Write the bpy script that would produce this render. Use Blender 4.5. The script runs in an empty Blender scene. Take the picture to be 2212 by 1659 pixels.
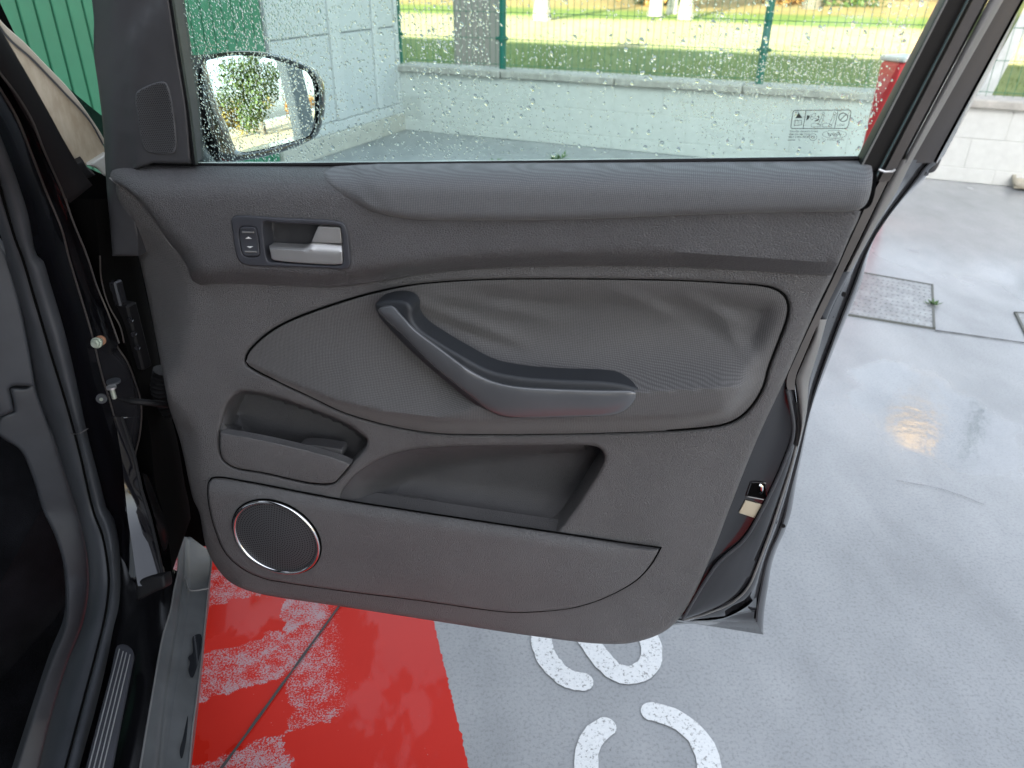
import bpy, math, random
import numpy as np
from mathutils import Matrix, Vector
from mathutils.geometry import delaunay_2d_cdt

random.seed(7); rng = np.random.default_rng(7)
sc = bpy.context.scene
COL = sc.collection
R_ = math.radians

# ------------------------------------------------------------------ camera
F, CX, CY, HCAM = 1640.0, 1106.0, 829.5, 1.33
TH, ROLL = R_(28.8), R_(0.45)
FW = np.array([0, math.cos(TH), -math.sin(TH)])
r0 = np.array([1.0, 0, 0]); u0 = np.array([0, math.sin(TH), math.cos(TH)])
RT = r0 * math.cos(ROLL) + u0 * math.sin(ROLL)
UP = -r0 * math.sin(ROLL) + u0 * math.cos(ROLL)
C0 = np.array([0, 0, HCAM])
cd = bpy.data.cameras.new('camera'); cam = bpy.data.objects.new('camera', cd); COL.objects.link(cam)
cd.sensor_width = 36; cd.lens = 36 * F / 2212
cd.clip_start = .02; cd.clip_end = 600
cam.matrix_world = Matrix([[RT[i], UP[i], -FW[i], C0[i]] for i in range(3)] + [[0, 0, 0, 1]])
cd.dof.use_dof = True; cd.dof.focus_distance = 1.2; cd.dof.aperture_fstop = 6.5
sc.camera = cam

# ------------------------------------------------------------------ world, sun, exposure
W_ = np.array([.919, -.394, 0]); M_ = np.array([.394, .919, 0])     # along the low wall / away from us across it
SUN_EL = R_(25)
sun_dir = -M_ * math.cos(SUN_EL) + np.array([0, 0, math.sin(SUN_EL)])   # towards the sun: behind the camera
world = bpy.data.worlds.new('World'); sc.world = world; world.use_nodes = True
nt = world.node_tree; bg = nt.nodes['Background']
sky = nt.nodes.new('ShaderNodeTexSky'); sky.sky_type = 'NISHITA'; sky.sun_disc = False
sky.sun_elevation = SUN_EL; sky.sun_rotation = math.atan2(sun_dir[0], sun_dir[1])
sky.air_density = 1.0; sky.dust_density = 2.0; sky.ozone_density = 1.0
hs = nt.nodes.new('ShaderNodeHueSaturation'); hs.inputs['Saturation'].default_value = .38
nt.links.new(sky.outputs[0], hs.inputs['Color']); nt.links.new(hs.outputs[0], bg.inputs['Color'])
bg.inputs['Strength'].default_value = .15
sl = bpy.data.lights.new('sun', 'SUN'); sl.energy = 5.0; sl.angle = R_(.5); sl.color = (1, .86, .62)
so = bpy.data.objects.new('sun', sl); COL.objects.link(so); so.location = (0, -10, 20)
so.rotation_euler = Vector(sun_dir).to_track_quat('Z', 'Y').to_euler()
sc.view_settings.view_transform = 'Standard'; sc.view_settings.look = 'None'
sc.view_settings.exposure = 2.2; sc.view_settings.gamma = 1; sc.view_settings.use_curve_mapping = False
sc.render.engine = 'CYCLES'
sc.cycles.use_denoising = True
sc.cycles.max_bounces = 10; sc.cycles.transparent_max_bounces = 16; sc.cycles.transmission_bounces = 8
sc.cycles.caustics_reflective = False; sc.cycles.caustics_refractive = False

# ------------------------------------------------------------------ materials
def new_mat(name):
    m = bpy.data.materials.new(name); m.use_nodes = True
    n = m.node_tree; b = n.nodes['Principled BSDF']
    return m, n, b
class NB:
    """small node-building helper"""
    def __init__(s, n): s.n = n
    def node(s, t, **kw):
        x = s.n.nodes.new(t)
        for k, v in kw.items(): setattr(x, k, v)
        return x
    def put(s, sock, v):
        if isinstance(v, bpy.types.NodeSocket): s.n.links.new(v, sock)
        else: sock.default_value = v
    def math(s, op, a, b=None, c=None):
        x = s.node('ShaderNodeMath', operation=op); s.put(x.inputs[0], a)
        if b is not None: s.put(x.inputs[1], b)
        if c is not None: s.put(x.inputs[2], c)
        return x.outputs[0]
    def coords(s, kind='Object'):
        return s.node('ShaderNodeTexCoord').outputs[kind]
    def pos(s): return s.node('ShaderNodeNewGeometry').outputs['Position']
    def mapping(s, v, scale=(1, 1, 1), rot=(0, 0, 0), loc=(0, 0, 0)):
        x = s.node('ShaderNodeMapping'); s.put(x.inputs['Vector'], v)
        x.inputs['Scale'].default_value = scale; x.inputs['Rotation'].default_value = rot; x.inputs['Location'].default_value = loc
        return x.outputs[0]
    def noise(s, v, scale, detail=3, rough=.55, dist=0):
        x = s.node('ShaderNodeTexNoise'); s.put(x.inputs['Vector'], v)
        x.inputs['Scale'].default_value = scale; x.inputs['Detail'].default_value = detail
        x.inputs['Roughness'].default_value = rough; x.inputs['Distortion'].default_value = dist
        return x.outputs['Fac']
    def voro(s, v, scale, feature='F1'):
        x = s.node('ShaderNodeTexVoronoi', feature=feature); s.put(x.inputs['Vector'], v); x.inputs['Scale'].default_value = scale
        return x.outputs['Distance']
    def ramp(s, f, stops):
        x = s.node('ShaderNodeValToRGB'); s.put(x.inputs[0], f); e = x.color_ramp.elements
        while len(e) < len(stops): e.new(.5)
        for i, (p, c) in enumerate(stops):
            e[i].position = p; e[i].color = (c if len(c) == 4 else (*c, 1)) if hasattr(c, '__len__') else (c, c, c, 1)
        return x.outputs[0]
    def mix(s, f, a, b):
        x = s.node('ShaderNodeMix', data_type='RGBA'); s.put(x.inputs['Factor'], f)
        for i, v in ((6, a), (7, b)):
            if isinstance(v, bpy.types.NodeSocket): s.n.links.new(v, x.inputs[i])
            else: x.inputs[i].default_value = (*v, 1)
        return x.outputs[2]
    def bump(s, h, strength=.3, dist=.001, normal=None):
        x = s.node('ShaderNodeBump'); s.put(x.inputs['Height'], h)
        x.inputs['Strength'].default_value = strength; x.inputs['Distance'].default_value = dist
        if normal is not None: s.put(x.inputs['Normal'], normal)
        return x.outputs[0]
    def sep(s, v):
        x = s.node('ShaderNodeSeparateXYZ'); s.put(x.inputs[0], v); return x.outputs
def plain(name, col, rough=.5, metal=0, spec=.5, coat=0, grain=None, bumpd=.0004, var=.0):
    m, n, b = new_mat(name); N = NB(n)
    b.inputs['Base Color'].default_value = (*col, 1); b.inputs['Roughness'].default_value = rough
    b.inputs['Metallic'].default_value = metal; b.inputs['Specular IOR Level'].default_value = spec
    b.inputs['Coat Weight'].default_value = coat; b.inputs['Coat Roughness'].default_value = .04
    co = N.coords()
    if grain:
        h = N.noise(co, grain, 2); n.links.new(N.bump(h, .35, bumpd), b.inputs['Normal'])
    v = N.noise(co, 14, 4)
    if var:
        k = N.ramp(v, [(.3, tuple(c * (1 - var) for c in col)), (.7, tuple(c * (1 + var) for c in col))])
        n.links.new(k, b.inputs['Base Color'])
        n.links.new(N.math('MULTIPLY_ADD', v, rough * .5, rough * .75), b.inputs['Roughness'])
    return m
def grained(name, col, rough, cell, strength=.5, dist=.0006):
    """moulded leather-grain plastic"""
    m, n, b = new_mat(name); N = NB(n); co = N.coords()
    wob = N.node('ShaderNodeVectorMath', operation='MULTIPLY_ADD')
    nz = N.node('ShaderNodeTexNoise'); N.put(nz.inputs['Vector'], co); nz.inputs['Scale'].default_value = 120
    n.links.new(nz.outputs['Color'], wob.inputs[0]); wob.inputs[1].default_value = (.0016,) * 3; n.links.new(co, wob.inputs[2])
    st = N.mapping(wob.outputs[0], (1, 1, 1.35), (0, R_(18), 0))
    e = N.voro(st, cell, 'DISTANCE_TO_EDGE'); e = N.ramp(e, [(.0, 0), (.22, 1)])
    e2 = N.noise(co, cell * 3, 2)
    h = N.math('ADD', e, N.math('MULTIPLY', e2, .35))
    n.links.new(N.bump(h, strength, dist), b.inputs['Normal'])
    dv = N.noise(co, 9, 5, .6)
    n.links.new(N.ramp(dv, [(.3, tuple(c * .88 for c in col)), (.72, tuple(c * 1.12 for c in col))]), b.inputs['Base Color'])
    n.links.new(N.math('MULTIPLY_ADD', dv, .16, rough - .08), b.inputs['Roughness'])
    b.inputs['Specular IOR Level'].default_value = .42
    return m
def woven(name, dark, light, pitch=.0021):
    m, n, b = new_mat(name); N = NB(n); co = N.coords()
    wv = N.noise(co, 8, 3)
    x, y, z = N.sep(co)
    x = N.math('MULTIPLY_ADD', wv, .012, x); z = N.math('MULTIPLY_ADD', wv, .010, z)
    a = N.math('SINE', N.math('MULTIPLY', x, 2 * math.pi / pitch)); c = N.math('SINE', N.math('MULTIPLY', z, 2 * math.pi / (pitch * .92)))
    h = N.math('MULTIPLY', N.math('MULTIPLY_ADD', a, .5, .5), N.math('MULTIPLY_ADD', c, .38, .62))
    fz = N.noise(co, 700, 2); h2 = N.math('MULTIPLY_ADD', fz, .5, h)
    dv = N.noise(N.mapping(co, (1, 1, 1.4)), 11, 5, .65)
    cl = N.mix(N.ramp(h2, [(.2, 0), (1.1, 1)]), dark, light)
    cl2 = N.mix(N.math('MULTIPLY', dv, .35), cl, tuple(l * .75 for l in light))
    n.links.new(cl2, b.inputs['Base Color']); b.inputs['Roughness'].default_value = .75
    b.inputs['Specular IOR Level'].default_value = .3
    b.inputs['Sheen Weight'].default_value = .15; b.inputs['Sheen Roughness'].default_value = .5
    n.links.new(N.bump(h2, .45, .0008), b.inputs['Normal'])
    return m

MT = {}
MT['trim'] = grained('dark_grey_grain_plastic', (.130, .128, .130), .46, 330, .75, .0012)
MT['upper'] = grained('charcoal_leather_grain', (.092, .091, .095), .44, 320, .7, .0011)
MT['smooth'] = plain('smooth_dark_plastic', (.044, .044, .048), .46, grain=900, bumpd=.0004, var=.12)
MT['bezel'] = plain('satin_black_plastic', (.048, .050, .059), .36, grain=1400, bumpd=.0001, var=.08)
MT['pocket'] = grained('pocket_plastic', (.075, .074, .077), .50, 420, .5, .0008)
MT['fabric'] = woven('grey_woven_fabric', (.040, .039, .040), (.160, .156, .157))
MT['fabric2'] = woven('grey_woven_fabric_skylit', (.044, .047, .052), (.185, .190, .200))  # lighter, bluer copy of the fabric with the skylight painted in
MT['silver'] = plain('satin_silver', (.60, .60, .60), .46, metal=.85, grain=2600, bumpd=.00006, var=.05)
MT['chrome'] = plain('chrome', (.8, .8, .8), .08, metal=1)
MT['grip'] = plain('pull_handle_soft_black', (.022, .025, .030), .58, grain=1500, bumpd=.0004)
MT['gripface'] = plain('graphite_satin_paint', (.125, .130, .140), .24, metal=.35, coat=.5, var=.08)
MT['paint'] = plain('gloss_black_paint', (.006, .006, .008), .06, coat=1.0)
MT['paint2'] = plain('black_inner_paint', (.020, .020, .023), .13, coat=.8, var=.25)
MT['velvet'] = plain('black_channel_rubber', (.008, .008, .009), .6, spec=.22, grain=900)
MT['rubber'] = plain('grey_rubber_seal', (.17, .17, .168), .55, grain=500, var=.12)
MT['rubberdk'] = plain('dark_rubber_seal', (.050, .054, .061), .5, grain=700, var=.15)
MT['browngrey'] = plain('dusty_black_strip', (.085, .078, .076), .35, var=.2)
MT['intgrey'] = plain('dark_interior_plastic', (.050, .054, .062), .5, grain=900, bumpd=.0004, var=.15)
MT['sillblack'] = plain('black_sill_paint', (.005, .005, .006), .2, var=.2)
MT['lip'] = plain('brown_highlight_lip', (.050, .044, .041), .3, var=.3)  # brown tone paints the highlight along the black flange lips
MT['channel'] = plain('black_flocked_channel', (.004, .004, .005), .5, spec=.2)
MT['cover'] = plain('dark_pillar_cover', (.028, .027, .032), .42, grain=1200, bumpd=.0002)
MT['tealline'] = plain('dark_teal_highlight', (.05, .08, .085), .25)  # tone of a painted highlight in the window channel
MT['grille'] = plain('speaker_grille_grey', (.068, .069, .074), .45)
MT['carpet'] = plain('black_carpet', (.010, .010, .012), .95, spec=.1, grain=420, bumpd=.006, var=.5)
MT['whiteink'] = plain('white_symbol_print', (.7, .7, .7), .5)
MT['hole'] = plain('speaker_hole_black', (.003, .003, .003), .9, spec=.05)
MT['sticker'] = plain('beige_label', (.52, .46, .34), .6, var=.06)
MT['zinc'] = plain('zinc_bolt', (.45, .50, .42), .4, metal=.5, var=.1)
MT['ink'] = plain('black_glass_print', (.012, .02, .02), .6)
MT['sillgrey'] = plain('grey_sill_moulding', (.088, .094, .098), .42, grain=600, var=.25)
# ------------------------------------------------------------------ geometry helpers
def rays(p):
    p = np.asarray(p, float); u = (p[:, 0] - CX) / F; v = (CY - p[:, 1]) / F
    return u[:, None] * RT + v[:, None] * UP + FW
def proj(P):
    q = P - C0; z = q @ FW
    return CX + F * (q @ RT) / z, CY - F * (q @ UP) / z
class Frame:
    def __init__(s, O, X, Y, N): s.O, s.X, s.Y, s.N = (np.array(a, float) for a in (O, X, Y, N))
    def un(s, p, off=0.0):
        d = rays(p); t = ((s.O + s.N * 0 - C0) @ s.N + off) / (d @ s.N)
        return C0 + t[:, None] * d
def at_z(p, z):
    d = rays(p); t = (np.asarray(z) - HCAM) / d[:, 2]; return C0 + t[:, None] * d
def at_y(p, y):
    d = rays(p); t = np.asarray(y) / d[:, 1]; return C0 + t[:, None] * d
def catmull(P, n=10):
    """open centripetal Catmull-Rom through P (k x dim)"""
    P = np.asarray(P, float)
    if len(P) < 3: 
        t = np.linspace(0, 1, n + 1)[:, None]; return P[0] * (1 - t) + P[-1] * t
    Q = np.vstack([2 * P[0] - P[1], P, 2 * P[-1] - P[-2]]); out = []
    for i in range(1, len(Q) - 2):
        p0, p1, p2, p3 = Q[i - 1:i + 3]
        t0 = 0; t1 = t0 + max(np.linalg.norm(p1 - p0), 1e-9) ** .5; t2 = t1 + max(np.linalg.norm(p2 - p1), 1e-9) ** .5; t3 = t2 + max(np.linalg.norm(p3 - p2), 1e-9) ** .5
        t = np.linspace(t1, t2, n, endpoint=False)[:, None]
        a1 = (t1 - t) / (t1 - t0) * p0 + (t - t0) / (t1 - t0) * p1; a2 = (t2 - t) / (t2 - t1) * p1 + (t - t1) / (t2 - t1) * p2
        a3 = (t3 - t) / (t3 - t2) * p2 + (t - t2) / (t3 - t2) * p3
        b1 = (t2 - t) / (t2 - t0) * a1 + (t - t0) / (t2 - t0) * a2; b2 = (t3 - t) / (t3 - t1) * a2 + (t - t1) / (t3 - t1) * a3
        out.append((t2 - t) / (t2 - t1) * b1 + (t - t1) / (t2 - t1) * b2)
    out.append(P[-1:]); return np.vstack(out)
def resample(P, step=None, n=None, closed=False):
    P = np.asarray(P, float)
    if closed: P = np.vstack([P, P[:1]])
    L = np.r_[0, np.cumsum(np.linalg.norm(np.diff(P, axis=0), axis=1))]
    if n is None: n = max(int(round(L[-1] / step)), 4) + (0 if closed else 1)
    t = np.linspace(0, L[-1], n + 1)[:-1] if closed else np.linspace(0, L[-1], n)
    return np.stack([np.interp(t, L, P[:, i]) for i in range(P.shape[1])], 1)
def closed_spline(pts, step=6.0):
    """closed outline in photo pixels; a third value 1 marks a sharp corner"""
    xy = np.array([p[:2] for p in pts], float); cor = [i for i, p in enumerate(pts) if len(p) > 2 and p[2]]
    if not cor:
        k = len(xy); ext = np.vstack([xy[-3:], xy, xy[:3]]); c = catmull(ext, 10); c = c[30:30 + 10 * k]
        return resample(c, step=step, closed=True)
    out = []
    for a, b in zip(cor, cor[1:] + [cor[0] + len(xy)]):
        seg = np.array([xy[j % len(xy)] for j in range(a, b + 1)])
        s = resample(catmull(seg, 10), step=step); out.append(s[:-1])
    return np.vstack(out)
def open_spline(pts, n=40): return resample(catmull(np.array(pts, float), 10), n=n)
def seg_dist(P, A, B):
    out = np.full(len(P), 1e9)
    for a, b in zip(A, B):
        d = b - a; L = max(d @ d, 1e-14); t = np.clip(((P - a) @ d) / L, 0, 1)
        out = np.minimum(out, np.hypot(*(P - a - t[:, None] * d).T))
    return out
def inside(P, cont):
    ins = np.zeros(len(P), bool)
    for c in cont:
        x1, y1 = c[:, 0], c[:, 1]; x2, y2 = np.roll(x1, -1), np.roll(y1, -1)
        for a, b, e, f in zip(x1, y1, x2, y2):
            if b == f: continue
            k = ((b > P[:, 1]) != (f > P[:, 1])) & (P[:, 0] < (e - a) * (P[:, 1] - b) / (f - b) + a); ins ^= k
    return ins

WM = {}                                             # world matrices of parents
def wm(o): return WM.get(o.name, np.eye(4)) if o is not None else np.eye(4)
def mesh_obj(name, V, faces, mat, parent=None, origin=None, smooth=True, sharp=40, mats=None, midx=None):
    V = np.asarray(V, float)
    M = wm(parent); Mi = np.linalg.inv(M)
    V = V @ Mi[:3, :3].T + Mi[:3, 3]
    loc = np.zeros(3)
    if parent is None and origin is not None: loc = np.array(origin, float); V = V - loc
    me = bpy.data.meshes.new(name); me.from_pydata(V.tolist(), [], [list(map(int, f)) for f in faces]); me.update()
    for m in (mats or [mat]): me.materials.append(m)
    if midx is not None: me.polygons.foreach_set('material_index', midx)
    if smooth:
        me.polygons.foreach_set('use_smooth', [True] * len(me.polygons))
        me.set_sharp_from_angle(angle=R_(sharp))
    o = bpy.data.objects.new(name, me); COL.objects.link(o); o.location = loc
    if parent is not None: o.parent = parent
    return o
def empty(name, loc, rotz=0, parent=None):
    o = bpy.data.objects.new(name, None); COL.objects.link(o); o.empty_display_size = .1
    o.location = loc; o.rotation_euler = (0, 0, rotz)
    T = np.array(Matrix.Translation(loc) @ Matrix.Rotation(rotz, 4, 'Z'))
    if parent is not None: o.parent = parent; T = wm(parent) @ T
    WM[o.name] = T; return o
def tag(o, label=None, cat=None, group=None, kind=None):
    for k, v in (('label', label), ('category', cat), ('group', group), ('kind', kind)):
        if v: o[k] = v
    return o

def panel(name, outl, fr, off, parent, mat, depth=.015, r=.003, res=.012, disp=None, holes=(), hdepth=None, step=6.0, hr=None, poly=False):
    """moulded panel: outline on the plane FR+off, rounded edge r, optional relief disp(px, py, d) in metres, sides running back by depth"""
    cps = [np.array(o, float) if poly else closed_spline(o, step) for o in (outl, *holes)]
    if poly: cps = [resample(c, step=step, closed=True) for c in cps]
    to2 = lambda P: np.stack([(P - fr.O) @ fr.X, (P - fr.O) @ fr.Y], 1)
    cont = [to2(fr.un(c, off)) for c in cps]
    A = np.vstack(cont); B = np.vstack([np.roll(c, -1, 0) for c in cont])
    lo, hi = A.min(0), A.max(0)
    gx = np.arange(lo[0] + res * .4, hi[0], res); gy = np.arange(lo[1] + res * .4, hi[1], res * .87)
    G = np.array([(x + (j % 2) * res * .5, y) for j, y in enumerate(gy) for x in gx])
    G = G[inside(G, cont)] if len(G) else np.zeros((0, 2))
    if len(G):
        d = seg_dist(G, A, B); G = G[d > max(r * 1.25, res * .45)]
    extra = [G]
    if r > 0:
        for k in (.12, .35, .65, 1.0):
            for c in cont:
                t = np.roll(c, -1, 0) - np.roll(c, 1, 0); nn = np.stack([-t[:, 1], t[:, 0]], 1); nn /= np.linalg.norm(nn, axis=1)[:, None] + 1e-12
                for sgn in (1, -1):
                    q = c + nn * sgn * r * k; q = q[inside(q, cont)]
                    if len(q): q = q[seg_dist(q, A, B) > r * k * .93]
                    if len(q): extra.append(q)
    pts = np.vstack([A] + extra); edges = []; s = 0
    for c in cont:
        edges += [(s + i, s + (i + 1) % len(c)) for i in range(len(c))]; s += len(c)
    ov, oe, of, *_ = delaunay_2d_cdt([Vector(p) for p in pts], edges, [], 0, 1e-6)
    P = np.array([tuple(v) for v in ov]); T = np.array([f for f in of if len(f) == 3])
    cen = P[T].mean(1); T = T[inside(cen, cont)]
    d = seg_dist(P, A, B)
    delta = np.zeros(len(P))
    if r > 0:
        k = np.clip(1 - d / r, 0, 1); delta -= r * (1 - np.sqrt(1 - k * k * .985))
    P3 = fr.O + P[:, :1] * fr.X + P[:, 1:] * fr.Y + fr.N * off
    if disp is not None:
        px, py = proj(P3); delta = delta + disp(px, py, d)
    cn = (C0 - fr.O) @ fr.N
    k = (cn - (off + delta)) / (cn - off)
    P3 = C0 + (P3 - C0) * k[:, None]
    a, b, c = P[T[:, 0]], P[T[:, 1]], P[T[:, 2]]
    nz = (b[:, 0] - a[:, 0]) * (c[:, 1] - a[:, 1]) - (b[:, 1] - a[:, 1]) * (c[:, 0] - a[:, 0])
    right = np.cross(fr.X, fr.Y) @ fr.N > 0
    fl = (nz < 0) if right else (nz > 0)
    T[fl] = T[fl][:, ::-1]
    faces = [tuple(t) for t in T]
    # sides
    tree = {}
    key = lambda q: (round(q[0], 5), round(q[1], 5))
    for i, q in enumerate(P): tree.setdefault(key(q), i)
    V = list(P3); cc = {}
    used = {}
    for t in T:
        for i in range(3):
            e = (t[i], t[(i + 1) % 3]); used[e] = 1
    bd = [e for e in used if (e[1], e[0]) not in used]
    back = {}
    hd = depth if hdepth is None else hdepth
    nA0 = len(cont[0])
    dh = None
    if len(cont) > 1:
        bi = sorted({i for e in bd for i in e}); bp = P[bi]
        d0 = seg_dist(bp, cont[0], np.roll(cont[0], -1, 0)); dh = dict(zip(bi, d0 > 1e-4))
    for i, j in bd:
        for q in (i, j):
            if q not in back:
                dd = hd if (dh is not None and dh[q]) else depth
                back[q] = len(V); V.append(P3[q] - fr.N * dd)
        faces.append((j, i, back[i], back[j]))
    o = mesh_obj(name, V, faces, mat, parent)
    return o
def loft(name, lines, parent, mat, thick=.003, closed=False, smooth=True, bulge=0, sub=1, sharp=50, origin=None):
    """surface through polylines (each n x 3 world points), given a real thickness"""
    L = [np.asarray(l, float) for l in lines]
    if sub > 1:
        out = []
        for a, b in zip(L[:-1], L[1:]):
            for k in range(sub):
                t = k / sub; q = a * (1 - t) + b * t
                if bulge: 
                    e = (C0 - q); e /= np.linalg.norm(e, axis=1)[:, None]; q = q + e * bulge * math.sin(math.pi * t)
                out.append(q)
        L = out + [L[-1]]
    n = len(L[0]); V = np.vstack(L); m = len(L)
    # thickness: push a back layer away from the camera
    e = V - C0; e /= np.linalg.norm(e, axis=1)[:, None]
    nb = len(V); VV = np.vstack([V, V + e * thick]); F_ = []
    for i in range(m - 1):
        for j in range(n - 1):
            a, b, c, d = i * n + j, i * n + j + 1, (i + 1) * n + j + 1, (i + 1) * n + j
            F_ += [(a, b, c, d), (d + nb, c + nb, b + nb, a + nb)]
    for i in range(m - 1):
        for j in (0, n - 1):
            a, d = i * n + j, (i + 1) * n + j; F_.append((a, d, d + nb, a + nb) if j == 0 else (d, a, a + nb, d + nb))
    for j in range(n - 1):
        a, b = j, j + 1; F_.append((b, a, a + nb, b + nb)); a, b = (m - 1) * n + j, (m - 1) * n + j + 1; F_.append((a, b, b + nb, a + nb))
    o = mesh_obj(name, VV, F_, mat, parent, sharp=sharp, smooth=smooth, origin=origin)
    import bmesh
    bm = bmesh.new(); bm.from_mesh(o.data); bmesh.ops.recalc_face_normals(bm, faces=bm.faces); bm.to_mesh(o.data); bm.free()
    return o
def tube_geo(P, rad, seg=8, closed=False, caps=True):
    P = np.asarray(P, float); n = len(P); rad = np.broadcast_to(np.asarray(rad, float), (n,))
    if closed: T = np.roll(P, -1, 0) - np.roll(P, 1, 0)
    else: T = np.gradient(P, axis=0)
    T /= np.linalg.norm(T, axis=1)[:, None] + 1e-12
    ref = np.array([0, 0, 1.0]) if abs(T[0][2]) < .9 else np.array([1.0, 0, 0])
    V = []; nrm = np.cross(T[0], ref); nrm /= np.linalg.norm(nrm)
    for i in range(n):
        nrm = nrm - T[i] * (nrm @ T[i]); nrm /= np.linalg.norm(nrm); b = np.cross(T[i], nrm)
        for k in range(seg):
            a = 2 * math.pi * k / seg; V.append(P[i] + (nrm * math.cos(a) + b * math.sin(a)) * rad[i])
    Fc = []
    for i in range(n if closed else n - 1):
        for k in range(seg):
            i2 = (i + 1) % n
            Fc.append((i * seg + k, i * seg + (k + 1) % seg, i2 * seg + (k + 1) % seg, i2 * seg + k))
    if caps and not closed:
        Fc.append(tuple(range(seg))[::-1]); Fc.append(tuple((n - 1) * seg + k for k in range(seg)))
    return V, Fc
def tube(name, P, rad, parent, mat, seg=8, closed=False, origin=None):
    V, Fc = tube_geo(P, rad, seg, closed); return mesh_obj(name, V, Fc, mat, parent, origin=origin)
class MB:
    def __init__(s): s.V = []; s.F = []
    def add(s, V, Fc):
        n = len(s.V); s.V += [tuple(v) for v in V]; s.F += [tuple(i + n for i in f) for f in Fc]
    def box(s, c, ex, ey, ez, hx, hy, hz, bev=0):
        c, ex, ey, ez = (np.array(a, float) for a in (c, ex, ey, ez))
        if bev <= 0:
            V = [c + ex * sx * hx + ey * sy * hy + ez * sz * hz for sz in (-1, 1) for sy in (-1, 1) for sx in (-1, 1)]
            s.add(V, [(0, 2, 3, 1), (4, 5, 7, 6), (0, 1, 5, 4), (2, 6, 7, 3), (0, 4, 6, 2), (1, 3, 7, 5)]); return
        V = []; idx = {}
        for sx in (-1, 1):
            for sy in (-1, 1):
                for sz in (-1, 1):
                    for k in range(3):
                        h = [hx - bev, hy - bev, hz - bev]; h[k] = (hx, hy, hz)[k]
                        idx[sx, sy, sz, k] = len(V); V.append(c + ex * sx * h[0] + ey * sy * h[1] + ez * sz * h[2])
        Fc = []
        for k in range(3):
            for sg in (-1, 1):
                o = [(-1, -1), (1, -1), (1, 1), (-1, 1)]; q = []
                for a, b in o:
                    t = [0, 0, 0]; t[k] = sg; t[(k + 1) % 3] = a; t[(k + 2) % 3] = b; q.append(idx[(*t, k)])
                Fc.append(tuple(q if sg > 0 else q[::-1]))
            for a in (-1, 1):
                for b in (-1, 1):
                    k1, k2 = (k + 1) % 3, (k + 2) % 3; q = []
                    for z, kk in ((-1, k1), (1, k1), (1, k2), (-1, k2)):
                        t = [0, 0, 0]; t[k] = z; t[k1] = a; t[k2] = b; q.append(idx[(*t, kk)])
                    Fc.append(tuple(q if a * b > 0 else q[::-1]))
        for sx in (-1, 1):
            for sy in (-1, 1):
                for sz in (-1, 1):
                    q = [idx[sx, sy, sz, k] for k in range(3)]; Fc.append(tuple(q if sx * sy * sz > 0 else q[::-1]))
        s.add(V, Fc)
    def tube(s, P, r, seg=6): s.add(*tube_geo(P, r, seg))
    def build(s, name, mat, parent=None, origin=None, smooth=False, sharp=40):
        return mesh_obj(name, s.V, s.F, mat, parent, origin=origin, smooth=smooth, sharp=sharp)
def sstep(x): x = np.clip(x, 0, 1); return x * x * (3 - 2 * x)
X3, Y3, Z3 = np.eye(3)
# ================================================================== THE SETTING
# wet concrete yard
def ground_mat():
    m, n, b = new_mat('wet_concrete'); N = NB(n); p = N.pos()
    big = N.noise(p, 1.1, 5, .6); mid = N.noise(N.mapping(p, (1, .45, 1), (0, 0, R_(-20))), 6, 5, .6); fine = N.noise(p, 140, 3, .7)
    t = N.math('MULTIPLY_ADD', mid, .55, N.math('MULTIPLY', big, .55))
    base = N.ramp(t, [(.34, (.225, .235, .242)), (.50, (.285, .296, .303)), (.68, (.345, .355, .360))])
    sp = N.ramp(fine, [(.30, .72), (.50, 1.0), (.75, 1.06)])
    col = N.node('ShaderNodeMix', data_type='RGBA', blend_type='MULTIPLY'); col.inputs[0].default_value = 1
    n.links.new(base, col.inputs[6]); n.links.new(sp, col.inputs[7])
    v = N.voro(N.mapping(p, (1, .7, 1)), 34); speck = N.ramp(v, [(.05, 0), (.085, 1)])
    gate = N.ramp(N.noise(p, 9, 2), [(.52, 1), (.60, 0)])
    speck = N.math('MAXIMUM', speck, gate)
    c2 = N.mix(N.math('MULTIPLY_ADD', speck, -.5, .5), col.outputs[2], (.10, .10, .09))
    n.links.new(c2, b.inputs['Base Color'])
    # standing water: glossy film further out on the right and patchily elsewhere
    x, y, z = N.sep(p)
    w = N.noise(N.mapping(p, (1, .5, 1), (0, 0, R_(25)), (3.1, .6, 0)), 1.3, 4, .6)
    far = N.math('MULTIPLY_ADD', x, .10, N.math('MULTIPLY', y, .055))
    wet = N.ramp(N.math('ADD', w, far), [(.55, 0), (.85, .45), (1.1, .72)])
    pc = N.node('ShaderNodeVectorMath', operation='SUBTRACT'); n.links.new(p, pc.inputs[0]); pc.inputs[1].default_value = tuple(at_z([(2010, 890)], 0)[0])
    pl = N.node('ShaderNodeVectorMath', operation='LENGTH'); n.links.new(N.mapping(pc.outputs[0], (2.0, 1.25, 1)), pl.inputs[0])
    pud = N.ramp(N.math('MULTIPLY_ADD', N.noise(p, 4, 4), .5, pl.outputs['Value']), [(.66, 1), (.80, 0)])
    wet = N.math('MAXIMUM', wet, pud)
    n.links.new(N.math('MULTIPLY_ADD', wet, -.48, .52), b.inputs['Roughness'])
    b.inputs['Specular IOR Level'].default_value = .55
    rip = N.noise(p, 26, 3, .6)
    h = N.math('MULTIPLY_ADD', fine, .35, N.math('MULTIPLY', mid, .5))
    h = N.mix(N.math('MULTIPLY', wet, .8), h, rip)
    n.links.new(N.bump(h, .16, .006), b.inputs['Normal'])
    return m
def sheet(name, poly, z, mat, thick=0):
    P = [(*q[:2], z) for q in poly]
    o = mesh_obj(name, P, [tuple(range(len(P)))], mat, smooth=False)
    if o.data.polygons[0].normal.z < 0: o.data.flip_normals()
    return o
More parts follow.
